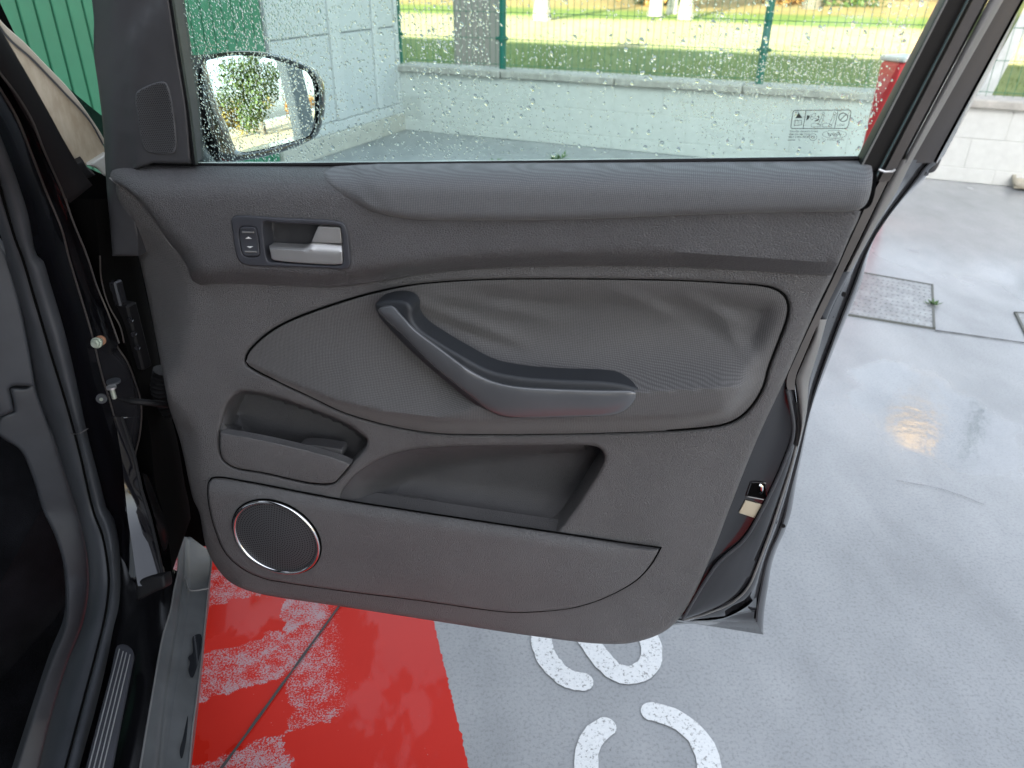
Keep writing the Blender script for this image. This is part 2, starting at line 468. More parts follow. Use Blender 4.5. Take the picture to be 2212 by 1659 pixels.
g = sheet('concrete_floor', [(-60, -40), (120, -40), (120, 60), (-60, 60)], 0, ground_mat()); tag(g, kind='structure')
g['label'] = 'pale grey wet concrete floor of the yard'

CORN = at_z([(870, 280)], 0)[0]                                    # inner corner of low wall and grey wall
def wpt(k, m=0, z=0): return CORN + W_ * k + M_ * m + np.array([0, 0, z])

# red painted floor area with worn grey patches
ra, rb = at_z([(936, 1341), (1012, 1659)], 0); rd = (ra - rb) / np.linalg.norm(ra - rb); rn = np.array([-rd[1], rd[0], 0])
def red_mat():
    m, n, b = new_mat('worn_red_floor_paint'); N = NB(n); p = N.pos()
    q = N.node('ShaderNodeVectorMath', operation='SUBTRACT'); n.links.new(p, q.inputs[0]); q.inputs[1].default_value = tuple(rb)
    dt = lambda v: (lambda x: (n.links.new(q.outputs[0], x.inputs[0]), x.inputs[1].__setattr__('default_value', tuple(v)), x.outputs['Value'])[2])(N.node('ShaderNodeVectorMath', operation='DOT_PRODUCT'))
    U = dt(rn); V = dt(rd)                                         # metres to the left of the edge, metres along it
    wob = N.noise(p, 7, 3)
    # roller strokes: blocks along the band, each fully or thinly painted
    Vw = N.math('MULTIPLY_ADD', N.noise(p, 30, 5, .75), .07, N.math('MULTIPLY_ADD', wob, .07, V))
    Us = N.math('MULTIPLY_ADD', N.noise(p, 22, 4, .7), .06, N.math('MULTIPLY_ADD', wob, .05, U))
    comb = N.node('ShaderNodeCombineXYZ'); N.put(comb.inputs[0], N.math('MULTIPLY', N.math('FLOOR', N.math('MULTIPLY', Us, 5.2)), 3.7)); N.put(comb.inputs[1], N.math('FLOOR', N.math('MULTIPLY_ADD', U, .9, N.math('MULTIPLY', Vw, 7.3))))
    wn = N.node('ShaderNodeTexWhiteNoise', noise_dimensions='2D'); n.links.new(comb.outputs[0], wn.inputs['Vector'])
    thin = N.ramp(wn.outputs['Value'], [(.34, 0), (.42, .5), (.8, .85)])
    thin = N.math('MULTIPLY', thin, N.ramp(U, [(.20, 0), (.25, 1)]))
    sp = N.noise(p, 260, 3, .75); sp2 = N.noise(p, 30, 4, .6)
    s = N.math('ADD', N.math('MULTIPLY_ADD', sp2, .35, N.math('MULTIPLY', sp, .8)), N.math('MULTIPLY', thin, .17))
    bare = N.math('MULTIPLY', N.ramp(s, [(.668, 0), (.72, .9)]), N.ramp(thin, [(0, .0), (.3, 1)]))
    dot = N.ramp(N.voro(p, 55), [(.035, 1), (.06, 0)])
    dot = N.math('MULTIPLY', dot, N.ramp(N.noise(p, 6, 2), [(.5, 0), (.56, .6)]))
    red = N.mix(N.noise(p, 4, 4), (.50, .017, .009), (.57, .024, .013))
    c = N.mix(bare, red, (.42, .34, .355)); c = N.mix(dot, c, (.5, .38, .38))
    n.links.new(c, b.inputs['Base Color'])
    wet = N.ramp(N.noise(N.mapping(p, (1, .55, 1), (0, 0, R_(35))), 3.6, 5, .62), [(.50, 0), (.53, 1)])
    wet = N.math('MULTIPLY', wet, N.math('MULTIPLY_ADD', bare, -.8, 1))
    n.links.new(N.math('MULTIPLY_ADD', wet, -.33, .46), b.inputs['Roughness'])
    b.inputs['Specular IOR Level'].default_value = .2
    n.links.new(N.math('MULTIPLY', wet, .38), b.inputs['Coat Weight']); b.inputs['Coat Roughness'].default_value = .05
    n.links.new(N.bump(N.math('MULTIPLY_ADD', sp, .6, N.math('MULTIPLY', bare, -1.0)), .22, .0015), b.inputs['Normal'])
    return m
E1 = rb - rd * 1.2; E2 = ra + rd * .55
edge = []
for i in range(420):
    q = E1 + (E2 - E1) * i / 419; edge.append(q + rn * rng.normal(0, .0011))
redpoly = [tuple(q) for q in edge] + [tuple(E2 + rn * 2.4), tuple(E1 + rn * 2.4)]
o = sheet('red_floor_marking', redpoly, .004, red_mat()); tag(o, 'worn red painted band on the floor beneath the open door', kind='structure')

# joints sawn into the slab
jm = plain('floor_joint_dark', (.055, .055, .055), .8)
crackm = plain('hairline_crack', (.17, .17, .17), .8)
def joint(a, b, w=.008, z=.0085, wob=.0012, faint=0):
    a, b = np.array(a), np.array(b); d = b - a; L = np.linalg.norm(d); d /= L; nn = np.array([-d[1], d[0], 0]); k = max(int(L / .04), 6); off = np.cumsum(rng.normal(0, wob, k)) * .5
    off -= np.linspace(off[0], off[-1], k); V = []; Fc = []
    for i in range(k):
        q = a + d * L * i / (k - 1) + nn * off[i]; ww = w * (.35 + .3 * rng.random()); V += [q + nn * ww, q - nn * ww]
        if i: Fc.append((2 * i - 2, 2 * i - 1, 2 * i + 1, 2 * i))
    V = [(v[0], v[1], z) for v in V]; o = mesh_obj('floor_joint', V, Fc, crackm if faint else jm, smooth=False)
    if o.data.polygons[0].normal.z < 0: o.data.flip_normals()
    tag(o, kind='structure'); return o
j0, j1 = at_z([(484, 1659), (735, 1313)], 0); dj = (j1 - j0) / np.linalg.norm(j1 - j0)
joint(j0 - dj * .8, j1 + dj * .5, .0062, .0085, .0007)['label'] = 'dark saw cut crossing the red paint'
q0, q1 = at_z([(2019, 715), (2212, 742)], 0); dq = (q1 - q0) / np.linalg.norm(q1 - q0)
joint(q0 + dq * .0, q1 + dq * 4, .010, .004)['label'] = 'floor joint running right from the metal cover'
w0, w1 = at_z([(812, 370), (1130, 363)], 0); joint(w0, w1, .02, .004, .004)['label'] = 'floor joint with weeds in front of the low wall'
c0, c1, c2 = at_z([(1935, 1040), (2040, 1060), (2125, 1092)], 0); joint(c0, c1, .0018, .004, .004, 1)['label'] = 'hairline crack in the concrete'
joint(c1, c2, .0018, .004, .004, 1)['label'] = 'hairline crack in the concrete'

# white painted lettering
def paint_mat():
    m, n, b = new_mat('white_floor_paint'); N = NB(n); p = N.pos()
    f = N.noise(p, 150, 3, .7); c = N.ramp(f, [(.36, (.30, .30, .29)), (.43, (.70, .715, .715)), (.8, (.80, .81, .80))])
    n.links.new(c, b.inputs['Base Color']); b.inputs['Roughness'].default_value = .5
    n.links.new(N.bump(f, .3, .002), b.inputs['Normal']); return m
pm = paint_mat()
def stroke_poly(px, width):
    P = at_z(open_spline(px, 34), 0)[:, :2]; T = np.gradient(P, axis=0); T /= np.linalg.norm(T, axis=1)[:, None]; Nn = np.stack([-T[:, 1], T[:, 0]], 1); h = width / 2
    jit = lambda: rng.normal(0, .0010)
    a = [P[i] + Nn[i] * (h + jit()) for i in range(len(P))]; c = [P[i] - Nn[i] * (h + jit()) for i in range(len(P))]
    cap1 = [P[-1] + h * (math.cos(t) * Nn[-1] + math.sin(t) * T[-1]) for t in np.linspace(0, math.pi, 12)[1:-1]]
    cap0 = [P[0] + h * (-math.cos(t) * Nn[0] - math.sin(t) * T[0]) for t in np.linspace(0, math.pi, 12)[1:-1]]
    return a, c, cap0, cap1, P
def letter(label, strokes, width):
    mb = MB()
    for px in strokes:
        a, c, cap0, cap1, P = stroke_poly(px, width); n = len(P); z0, z1 = .0005, .0026
        V = [(*q, z1) for q in a] + [(*q, z1) for q in c]; Fc = [(i, n + i, n + i + 1, i + 1) for i in range(n - 1)]
        k = len(V); V += [(*q, z1) for q in cap1]; Fc.append((n - 1, *range(k, k + len(cap1)), 2 * n - 1)[::-1])
        k = len(V); V += [(*q, z1) for q in cap0]; Fc.append((n, *range(k, k + len(cap0)), 0)[::-1])
        mb.add(V, Fc)
    o = mb.build('floor_letter', pm, origin=at_z([strokes[0][0]], 0)[0]); tag(o, label, 'floor marking', 'white letters painted on the concrete floor')
    import bmesh
    bm = bmesh.new(); bm.from_mesh(o.data)
    for f in bm.faces:
        if f.normal.z < 0: f.normal_flip()
    bm.to_mesh(o.data); bm.free()
    return o
letter('white painted letter a, partly hidden below the lower edge of the open door',
       [[(1175, 1290), (1166, 1341), (1171, 1395), (1185, 1428), (1212, 1457), (1235, 1470), (1258, 1474)],
        [(1240, 1310), (1259, 1361), (1285, 1405), (1306, 1432), (1329, 1452), (1359, 1460), (1390, 1449), (1408, 1422), (1406, 1395), (1393, 1365), (1360, 1320)]], .047)
letter('white painted letter c, cut off by the bottom of the picture',
       [[(1307, 1572), (1285, 1588), (1270, 1620), (1266, 1660), (1280, 1725), (1325, 1790), (1400, 1825), (1475, 1800), (1522, 1740), (1534, 1675), (1523, 1620), (1499, 1584), (1469, 1560), (1443, 1546), (1408, 1539)]], .045)

# metal access covers set in the floor
steel = plain('galvanised_tread_plate', (.30, .31, .31), .42, metal=.55, grain=120, bumpd=.002, var=.3)
seam = plain('cover_seam', (.13, .135, .12), .8)
def cover(label, pts, nx, ny):
    P = at_z(pts, 0); root = empty('metal_floor_cover', P.mean(0)); tag(root, label, 'manhole cover', 'metal access covers in the floor')
    q = lambda u, v, z: tuple(((1 - u) * (1 - v) * P[0] + u * (1 - v) * P[1] + u * v * P[2] + (1 - u) * v * P[3]) * np.array([1, 1, 0]) + np.array([0, 0, z]))
    mesh_obj('plate', [q(.012, .012, .005), q(.988, .012, .005), q(.988, .988, .005), q(.012, .988, .005)] + [q(.012, .012, .001), q(.988, .012, .001), q(.988, .988, .001), q(.012, .988, .001)],
             [(0, 3, 2, 1), (0, 1, 5, 4), (1, 2, 6, 5), (2, 3, 7, 6), (3, 0, 4, 7)], steel, root, smooth=False)
    mb = MB()
    for a, b in ((0, 1), (1, 2), (2, 3), (3, 0)):
        d = P[b] - P[a]; L = np.linalg.norm(d); d /= L; nn = np.cross(Z3, d); mb.box((P[a] + P[b]) / 2 + Z3 * .003, d, nn, Z3, L / 2 + .005, .005, .004)
    mb.build('rim', seam, root)
    mb = MB(); ex = (P[1] - P[0]) / nx; ey = (P[3] - P[0]) / ny; lx, ly = np.linalg.norm(ex), np.linalg.norm(ey)
    for i in range(nx):
        for j in range(ny):
            c = np.array(q((i + .5 + (j % 2) * .25 - .12) / nx, (j + .5) / ny, .0065)); s = 1 if (i + j) % 2 else -1; a = math.atan2(ex[1], ex[0]) + s * .5
            d = np.array([math.cos(a), math.sin(a), 0]); nn = np.cross(Z3, d); h = lx * .36
            mb.add([c - d * h, c - nn * h * .22, c + d * h, c + nn * h * .22, c + Z3 * .0022], [(0, 1, 4), (1, 2, 4), (2, 3, 4), (3, 0, 4)])
    o = mb.build('tread', steel, root); o['kind'] = 'stuff'
    return root
cover('metal tread cover with a green weed at its edge, beside the open door', [(1815, 582), (2013, 617), (2017, 711), (1800, 676)], 18, 13)
cover('metal floor cover cut off by the right edge of the picture', [(2193, 677), (2330, 684), (2380, 790), (2232, 757)], 12, 10)

# small weeds
leafm = plain('weed_green', (.075, .15, .035), .6, var=.3)
def weed(label, pt, s, n=26, flat=.7):
    c = at_z([pt], 0)[0]; mb = MB()
    for i in range(n):
        a = rng.uniform(0, 6.28); l = s * rng.uniform(.4, 1); e = rng.uniform(.15, flat); d = np.array([math.cos(a) * math.cos(e), math.sin(a) * math.cos(e), math.sin(e)]); sd = np.cross(d, Z3); sd /= np.linalg.norm(sd)
        b0 = c + np.array([rng.normal(0, s * .25), rng.normal(0, s * .12), .004]); w = l * .14
        mb.add([b0, b0 + d * l * .5 + sd * w, b0 + d * l, b0 + d * l * .5 - sd * w], [(0, 1, 2, 3)])
    o = mb.build('weed', leafm, origin=c); tag(o, label, 'weed', 'weeds growing in the floor joints')
for lab, pt, s in [('tiny green weed sprouting at the right edge of the metal cover', (2016, 660), .042),
                   ('single small weed furthest along the joint, nearest the grey wall', (835, 366), .05),
                   ('low weed in the joint, just right of the lone small one', (905, 369), .09), ('dense low weed tuft in the middle of the joint', (975, 366), .10),
                   ('weed tuft in the joint between the dense tuft and the end tuft', (1022, 364), .09), ('widest weed tuft at the wall end of the joint', (1070, 362), .12),
                   ('bushy weed at the foot of the low wall', (1204, 347), .11), ('thin weed at the foot of the low wall, right of the bushy one', (1311, 356), .07)]:
    weed(lab, pt, s)

# ------------------------------------------------------------------ low white block wall
wm_ = plain('white_painted_block', (.60, .61, .585), .7, grain=60, bumpd=.004, var=.06)
mortar = plain('painted_mortar', (.52, .53, .505), .8, grain=80, bumpd=.004)
capm = plain('weathered_coping_stone', (.40, .385, .35), .8, grain=40, bumpd=.006, var=.22)
WL = 7.2; WH = .50
root = empty('low_wall', wpt(0)); tag(root, 'low white painted block wall with weathered coping', 'wall')
mb = MB(); mb.box(wpt(WL / 2, .10, WH / 2 - .01), W_, M_, Z3, WL / 2 - .01, .0972, WH / 2 - .011); mb.build('mortar_core', mortar, root)
def block_mesh(name, hx, hz, mat, hy=.1, bev=.006):
    mb = MB(); mb.box((0, 0, 0), W_, M_, Z3, hx, hy, hz, bev); me = bpy.data.meshes.new(name); me.from_pydata(mb.V, [], mb.F); me.materials.append(mat); return me
bl = block_mesh('block', .1988, .0988, wm_, .1, .0035); bs = block_mesh('block_half', .1988, .0488, wm_, .1, .0035)
def link(name, me, c, parent, rz=0):
    o = bpy.data.objects.new(name, me); COL.objects.link(o); o.parent = parent; P = wm(parent)[:3, 3]; o.location = np.array(c) - P; o.rotation_euler = (0, 0, rz); return o
for r_, (zc, me, sh) in enumerate([(.05, bs, 0), (.2, bl, .2), (.4, bl, 0)]):
    k = .2 + (sh if sh else 0)
    while k < WL - .1:
        link('block', me, wpt(k, .1 + rng.normal(0, .0004), zc), root); k += .4
cp = block_mesh('coping_stone', .4965, .031, capm, .135, .01)
for i in range(7): link('coping_stone', cp, wpt(.5 + i, .095 + rng.normal(0, .003), WH + .032), root)

# ------------------------------------------------------------------ grey clad wall on the left and green boarded gate
gm = plain('pale_grey_cladding', (.56, .575, .57), .45, var=.05); gtrim = plain('grey_cladding_trim', (.60, .61, .60), .4, var=.05); plm = plain('cream_plinth', (.52, .50, .44), .8, grain=60, bumpd=.004, var=.12)
kw = lambda px: np.linalg.norm((at_z([px], 0)[0] - CORN)[:2])
root = empty('grey_clad_wall', wpt(0)); tag(root, 'pale grey panelled wall on a cream plinth at the end of the bay', 'wall')
GWL = 1.72; GH = 3.4
def mbox(k0, k1, m_out, thick, z0, z1):            # box along the grey wall: k metres back from the corner towards us; faces +W
    mb = MB(); c = CORN - M_ * (k0 + k1) / 2 + W_ * (m_out - thick / 2) + Z3 * (z0 + z1) / 2
    mb.box(c, -M_, W_, Z3, abs(k1 - k0) / 2, thick / 2, (z1 - z0) / 2, .004); return mb
mbox(-.02, GWL, -.012, .1, .2, GH).build('backing', plain('cladding_joint', (.25, .26, .26), .7), root)
mbox(-.02, GWL + .02, .03, .16, .0, .15).build('plinth', plm, root)
mbox(-.02, GWL + .02, .018, .12, .152, .23).build('base_flashing', gtrim, root)
cols_ = [(.05, .31), (.40, .86), (1.0, 1.70)]
for (a, c_) in cols_:
    for z0, z1 in ((.236, .86), (.872, 1.9), (1.912, GH)): mbox(a, c_, 0, .05, z0, z1).build('cladding_panel', gm, root)
for a, c_ in ((-.005, .045), (.315, .395), (.865, .995)): mbox(a, c_, .012, .06, .236, GH).build('pilaster', gtrim, root)
grn = plain('green_painted_board', (.035, .20, .105), .38, var=.06); grd = plain('dark_green_groove', (.008, .075, .035), .6)
root = empty('green_boarded_gate', CORN - M_ * 4); tag(root, 'tall green gate of narrow vertical boards beside the grey wall', 'gate')
mbox(GWL + .03, 6.6, -.012, .05, .05, GH).build('backing', grd, root)
mb = MB(); mb.box((0, 0, 0), -M_, W_, Z3, .0415, .012, GH / 2 - .03, .004); me = bpy.data.meshes.new('board'); me.from_pydata(mb.V, [], mb.F); me.materials.append(grn)
k = GWL + .08
while k < 6.5: link('board', me, CORN - M_ * k + W_ * .0 + Z3 * (GH / 2 + .03), root); k += .0917

# ------------------------------------------------------------------ green mesh fence on the wall
fg = plain('green_fence_paint', (.012, .15, .115), .4); fw = plain('green_fence_wire', (.05, .17, .10), .5)
PB = []
for q in [(885, 132), (1063, 155), (1630, 190)]:
    d = rays([q])[0]; t = (WH + .06 - HCAM) / d[2]; P = C0 + d * t; PB.append((P - CORN) @ W_)
step = (PB[2] - PB[1]); posts = [PB[0], PB[1], PB[2], PB[2] + step, PB[2] + 2 * step, PB[2] + 3 * step, PB[2] + 4 * step]
posts = [p for p in posts if p < WL]
root = empty('mesh_fence', wpt(posts[0], .1, WH)); tag(root, 'green welded wire mesh fence on round posts along the low wall', 'fence')
FT = 2.3
for i, p in enumerate(posts):
    o = tube('post', [wpt(p, .1, WH + .06), wpt(p, .1, FT)], .03, root, fg, 14)
    for z in (.80, 1.5):
        mb = MB(); mb.tube([wpt(p, .1, z - .02), wpt(p, .1, z + .02)], .036, 12); mb.box(wpt(p, .09, z), W_, M_, Z3, .055, .012, .012, .003); mb.build('clamp', fg, root, smooth=True)
for a, b_ in zip(posts[:-1], posts[1:]):
    mb = MB(); k = a + .03
    while k < b_ - .01:
        mb.tube([wpt(k, .072, WH + .07), wpt(k, .072, FT)], .0021, 4); k += .055
    z = WH + .1
    while z < FT:
        mb.tube([wpt(a, .0665, z), wpt(b_, .0665, z)], .0024, 4)
        if abs((z - WH - .1) % .6) < .02: mb.tube([wpt(a, .0665, z + .05), wpt(b_, .0665, z + .05)], .0024, 4)
        z += .2
    o = mb.build('wire_panel', fw, root)

# ------------------------------------------------------------------ lawn and field beyond
def lawn_mat():
    m, n, b = new_mat('lawn'); N = NB(n); p = N.pos(); x, y, z = N.sep(p)
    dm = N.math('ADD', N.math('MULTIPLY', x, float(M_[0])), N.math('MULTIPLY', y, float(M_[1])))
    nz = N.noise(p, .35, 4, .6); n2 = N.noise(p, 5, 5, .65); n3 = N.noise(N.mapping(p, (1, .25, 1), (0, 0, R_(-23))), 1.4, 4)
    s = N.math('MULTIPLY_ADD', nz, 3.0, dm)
    band = N.ramp(N.math('MULTIPLY', s, 1 / 60), [(.2, (.150, .195, .070)), (.253, (.150, .195, .070)), (.264, (.50, .42, .24)), (.37, (.48, .40, .22)), (.395, (.16, .22, .05)), (.45, (.17, .22, .05)), (.49, (.34, .24, .10)), (.8, (.30, .20, .09))])  # cream starts at the shadow edge: sunlight painted onto the dry grass
    v = N.ramp(N.math('MULTIPLY_ADD', n3, .5, N.math('MULTIPLY', n2, .5)), [(.3, .72), (.7, 1.2)])
    mx = N.node('ShaderNodeMix', data_type='RGBA', blend_type='MULTIPLY'); mx.inputs[0].default_value = 1
    n.links.new(band, mx.inputs[6]); n.links.new(v, mx.inputs[7])
    n.links.new(mx.outputs[2], b.inputs['Base Color']); b.inputs['Roughness'].default_value = .85; b.inputs['Specular IOR Level'].default_value = .15
    n.links.new(N.bump(N.noise(p, 40, 4, .7), .6, .03), b.inputs['Normal']); return m
LZ = .12
o = sheet('lawn', [tuple(wpt(-40, .22)), tuple(wpt(12, .22)), tuple(wpt(12, 130)), tuple(wpt(-80, 130))], LZ, lawn_mat()); tag(o, 'lawn and dry field beyond the fence, sunlit cream painted in', kind='structure')
blade = plain('grass_blade', (.14, .19, .065), .7, spec=.2, var=.3); mb = MB(); V = []; Fc = []
for i in range(16000):
    k = rng.uniform(-3, 12); m_ = .3 + 9 * rng.random() ** 1.3; a = rng.uniform(0, 6.28); h = rng.uniform(.03, .075); w = rng.uniform(.003, .006)
    c = wpt(k, m_, LZ); ln = np.array([math.cos(a), math.sin(a), 0]) * h * .5; sd = np.array([-math.sin(a), math.cos(a), 0]) * w
    i0 = len(V); V += [c - sd, c + sd, c + ln + Z3 * h]; Fc.append((i0, i0 + 1, i0 + 2))
o = mesh_obj('grass', V, Fc, blade, smooth=False); tag(o, 'short mown grass behind the low wall', 'grass', kind='stuff')

# concrete post and leaning brace beyond the fence
cm = plain('weathered_concrete_post', (.30, .265, .245), .85, grain=30, bumpd=.01, var=.05)
a0, a1, a2 = at_y([(982, 150)], 8.95)[0], at_y([(1057, 158)], 8.72)[0], at_y([(1087, 158)], 9.02)[0]
for q in (a0, a1, a2): q[2] = LZ
a3 = a0 + a2 - a1
mb = MB(); mb.add([a0, a1, a2, a3] + [q + Z3 * 3 for q in (a0, a1, a2, a3)], [(0, 1, 5, 4), (1, 2, 6, 5), (2, 3, 7, 6), (3, 0, 4, 7), (4, 5, 6, 7)])
o = mb.build('concrete_post', cm, origin=(a0 + a2) / 2); tag(o, 'thick square brown grey concrete post behind the mesh fence', 'post')
e0, e1 = at_y([(2262, -60)], 7.2)[0], at_y([(2108, 232)], 7.2)[0]; dd = e1 - e0; e1 = e0 + dd * (LZ - e0[2]) / dd[2]; ll = np.linalg.norm(e1 - e0); dd = (e1 - e0) / ll
mb = MB(); sx = np.cross(dd, Y3); sx /= np.linalg.norm(sx); sy = np.cross(sx, dd); mb.box((e0 + e1) / 2, sx, sy, dd, .062, .04, ll / 2, .008)
o = mb.build('leaning_brace', plain('pale_galvanised_brace', (.52, .54, .55), .5, var=.1), origin=e1); tag(o, 'pale grey brace leaning behind the mesh fence at the right edge', 'brace')

# red bollard between door and wall
rm = plain('red_bollard_paint', (.52, .035, .04), .42, var=.08); cpm = plain('bollard_cap_white', (.62, .58, .55), .5)
top = at_y([(1908, 120)], 4.6)[0]; bx = top[0] + .115; by = 4.6; bh = top[2] / 2
root = empty('red_bollard', (bx, by, 0), R_(28)); tag(root, 'red square bollard with pale cap seen through the window beside the door pillar', 'bollard')
ex = np.array([math.cos(R_(28)), math.sin(R_(28)), 0]); ey = np.array([-ex[1], ex[0], 0])
mb = MB(); mb.box((bx, by, bh - .012), ex, ey, Z3, .092, .08, bh - .012, .02); mb.build('shaft', rm, root, smooth=True, sharp=60)
mb = MB(); mb.box((bx, by, 2 * bh - .012), ex, ey, Z3, .094, .082, .014, .008); mb.build('cap', cpm, root, smooth=True, sharp=60)

# beige tray by the wall at the right edge
tm = plain('dirty_beige_plastic', (.36, .33, .26), .5, var=.3); T0 = at_z([(2205, 412)], 0)[0]
root = empty('plastic_tray', T0, R_(-20)); tag(root, 'dirty beige plastic tray leaning against the foot of the low wall', 'tray')
ax = W_; ay = M_ * .94 + Z3 * .34; an = np.cross(ax, ay)
ctr = T0 + ax * .15 + ay * .13 + Z3 * .02
mb = MB(); mb.box(ctr, ax, ay, an, .2, .14, .006, .004); mb.build('tray_floor', tm, root)
ang = np.linspace(0, 2 * math.pi, 40, endpoint=False); rim = [ctr + ax * .2 * np.sign(math.cos(t)) * abs(math.cos(t)) ** .35 + ay * .14 * np.sign(math.sin(t)) * abs(math.sin(t)) ** .35 + an * .015 for t in ang]
tube('rim', rim, .014, root, tm, 8, True)
mb = MB()
for i in range(7):
    t = rng.uniform(-.5, .5); mb.box(ctr + ax * (-.14 + .045 * i) + ay * .07 + an * .02, ax, ay, an, .022, .03, .018, .008)
mb.build('crumpled_lining', tm, root)

# ------------------------------------------------------------------ trees, shrubs
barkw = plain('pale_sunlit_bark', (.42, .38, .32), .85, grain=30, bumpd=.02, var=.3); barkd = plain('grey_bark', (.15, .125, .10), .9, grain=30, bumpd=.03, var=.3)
def leaf_mat(name, c):
    m, n, b = new_mat(name); N = NB(n); r = N.node('ShaderNodeObjectInfo'); f = N.noise(N.pos(), 1.3, 3)
    n.links.new(N.ramp(f, [(.3, tuple(x * .55 for x in c)), (.7, tuple(x * 1.25 for x in c))]), b.inputs['Base Color']); b.inputs['Roughness'].default_value = .6; return m
LF = {'green': leaf_mat('green_foliage', (.075, .12, .03)), 'yellow': leaf_mat('yellow_autumn_foliage', (.26, .20, .04)), 'orange': leaf_mat('orange_autumn_foliage', (.55, .30, .10))}
def crown_geo(c, R, n, sz):
    V = []; Fc = []; nc = 16
    cl = [(c + rng.normal(0, .42, 3) * R * np.array([1, 1, .85]), rng.uniform(.28, .5) * R) for _ in range(nc)]
    for i in range(n):
        q, r = cl[rng.integers(nc)]; d = rng.normal(0, 1, 3); d /= np.linalg.norm(d); p = q + d * r * rng.random() ** .4
        a = rng.normal(0, 1, 3); a /= np.linalg.norm(a); b_ = np.cross(a, rng.normal(0, 1, 3)); b_ /= np.linalg.norm(b_); s = sz * rng.uniform(.6, 1.3)
        k = len(V); V += [p - a * s, p + b_ * s * .5, p + a * s, p - b_ * s * .5]; Fc.append((k, k + 1, k + 2, k + 3))
    return V, Fc
def tree(name, label, cat, base, h, r, R, leaf, bark, n=1800, ch=None, group='trees beyond the yard'):
    base = np.array(base, float); root = empty(name, base); tag(root, label, cat, group)
    mb = MB(); lean = rng.normal(0, .03, 2); P = [base + np.array([lean[0] * z * h, lean[1] * z * h, z * h - .05]) for z in (0, .1, .35, .7, 1)]
    mb.tube(P, [r * 1.5, r, r * .85, r * .6, r * .2], 9)
    for i in range(6):
        a = rng.uniform(0, 6.28); z0 = rng.uniform(.4, .8) * h; L = R * rng.uniform(.5, .9); s = base + np.array([0, 0, z0]); mb.tube([s, s + np.array([math.cos(a) * L * .6, math.sin(a) * L * .6, L * .35]), s + np.array([math.cos(a) * L, math.sin(a) * L, L * .8])], [r * .4, r * .28, r * .08], 6)
    mb.build('trunk', bark, root, smooth=True)
    V, Fc = crown_geo(base + np.array([0, 0, ch or h * .9]), R, n, R * .07); mesh_obj('crown', V, Fc, LF[leaf], root, smooth=False)
    return root
def lpt(px, py):
    q = at_z([(px, py)], LZ)[0]; return q
for lab, px, py, r, lf, bk in [('pale sunlit birch trunk just right of the concrete post', 1170, 44, .17, 'yellow', barkw), ('slim pale trunk, first of the three beyond the dark shrub', 1415, 36, .16, 'yellow', barkw),
                               ('slim pale trunk, second of the three beyond the dark shrub', 1452, 30, .13, 'yellow', barkw), ('pale trunk nearest the middle fence post', 1480, 42, .15, 'yellow', barkw), ('grey trunk behind the far shrubs, right of the middle fence post', 1752, 20, .22, 'green', barkd)]:
    tree('tree', lab, 'tree', lpt(px, py), 7.5, r, 2.6, lf, bk, 1300)
for lab, x, y, h, R, lf in [('green bushy tree across the sunlit ground, seen in the mirror', 26, 2.0, 3.9, 2.3, 'green'),
                            ('low yellow tree across the sunlit ground, seen in the mirror', 30, -1.6, 2.5, 1.9, 'yellow'), ('orange tree across the sunlit ground, seen in the mirror', 25, 5.0, 2.2, 1.3, 'orange'), ('yellow tree at the edge of the sunlit ground, seen in the mirror', 34, .6, 3.0, 2.0, 'yellow')]:
    tree('tree', lab, 'tree', (x, y, 0), h, .2, R, lf, barkd, 3600, h * .72)
for i, (lab, k, m_, h, R, lf) in enumerate([('broad yellow tree at the far left of the field', -12, 44, 11, 5.0, 'yellow'), ('tall green tree beyond the birch trunk', -3, 48, 13, 5.0, 'green'), ('yellow tree in the far tree line, beyond the concrete post', 5, 43, 11, 4.6, 'yellow'), ('green tree in the middle of the far tree line', 13, 47, 12, 5, 'green'),
                            ('broad yellow tree right of the middle of the far tree line', 21, 42, 10.5, 4.8, 'yellow'), ('rust coloured tree in the far tree line', 29, 45, 11, 4.8, 'orange'), ('yellow tree at the right end of the far tree line', 37, 42, 11, 5, 'yellow')]):
    tree('tree', lab, 'tree', wpt(k, m_, LZ), h, .3, R, lf, barkd, 1500, h * .62)
def shrub(lab, px, py, R, lf):
    b0 = lpt(px, py); V, Fc = crown_geo(b0 + Z3 * R * .5, R, 900, R * .1); o = mesh_obj('shrub', V, Fc, LF[lf], origin=b0, smooth=False); tag(o, lab, 'shrub', 'shrubs at the far side of the field')
for lab, px, py, R, lf in [('dark shrub mass behind the pale trunks', 1400, 12, 1.3, 'orange'), ('second dark shrub between the pale trunks', 1447, 10, 1.2, 'green'), ('brown shrub left of the grey trunk', 1690, 9, 1.2, 'orange'), ('green shrub right of the grey trunk', 1840, 14, 1.1, 'green'), ('yellow shrub at the far right of the field', 1960, 2, 1.3, 'yellow')]:
    shrub(lab, px, py, R, lf)

tkm = plain('cream_glint_reflector', (.86, .64, .38), .6); tb = np.array([10.75, 17.4, LZ])  # added out of view to put a warm glint in the puddle
root = empty('glint_reflector', tb); tag(root, 'round cream tank on a slim mast, added unseen for the puddle glint', 'reflector')
tube('mast', [tb, tb + Z3 * 8.9], .045, root, barkd, 12)
zz_ = np.linspace(-1, 1, 13); tube('reflector', [tb + Z3 * (9.55 + .62 * z) for z in zz_], [max(.62 * math.sqrt(max(1 - z * z, 0)), .02) for z in zz_], root, tkm, 24)
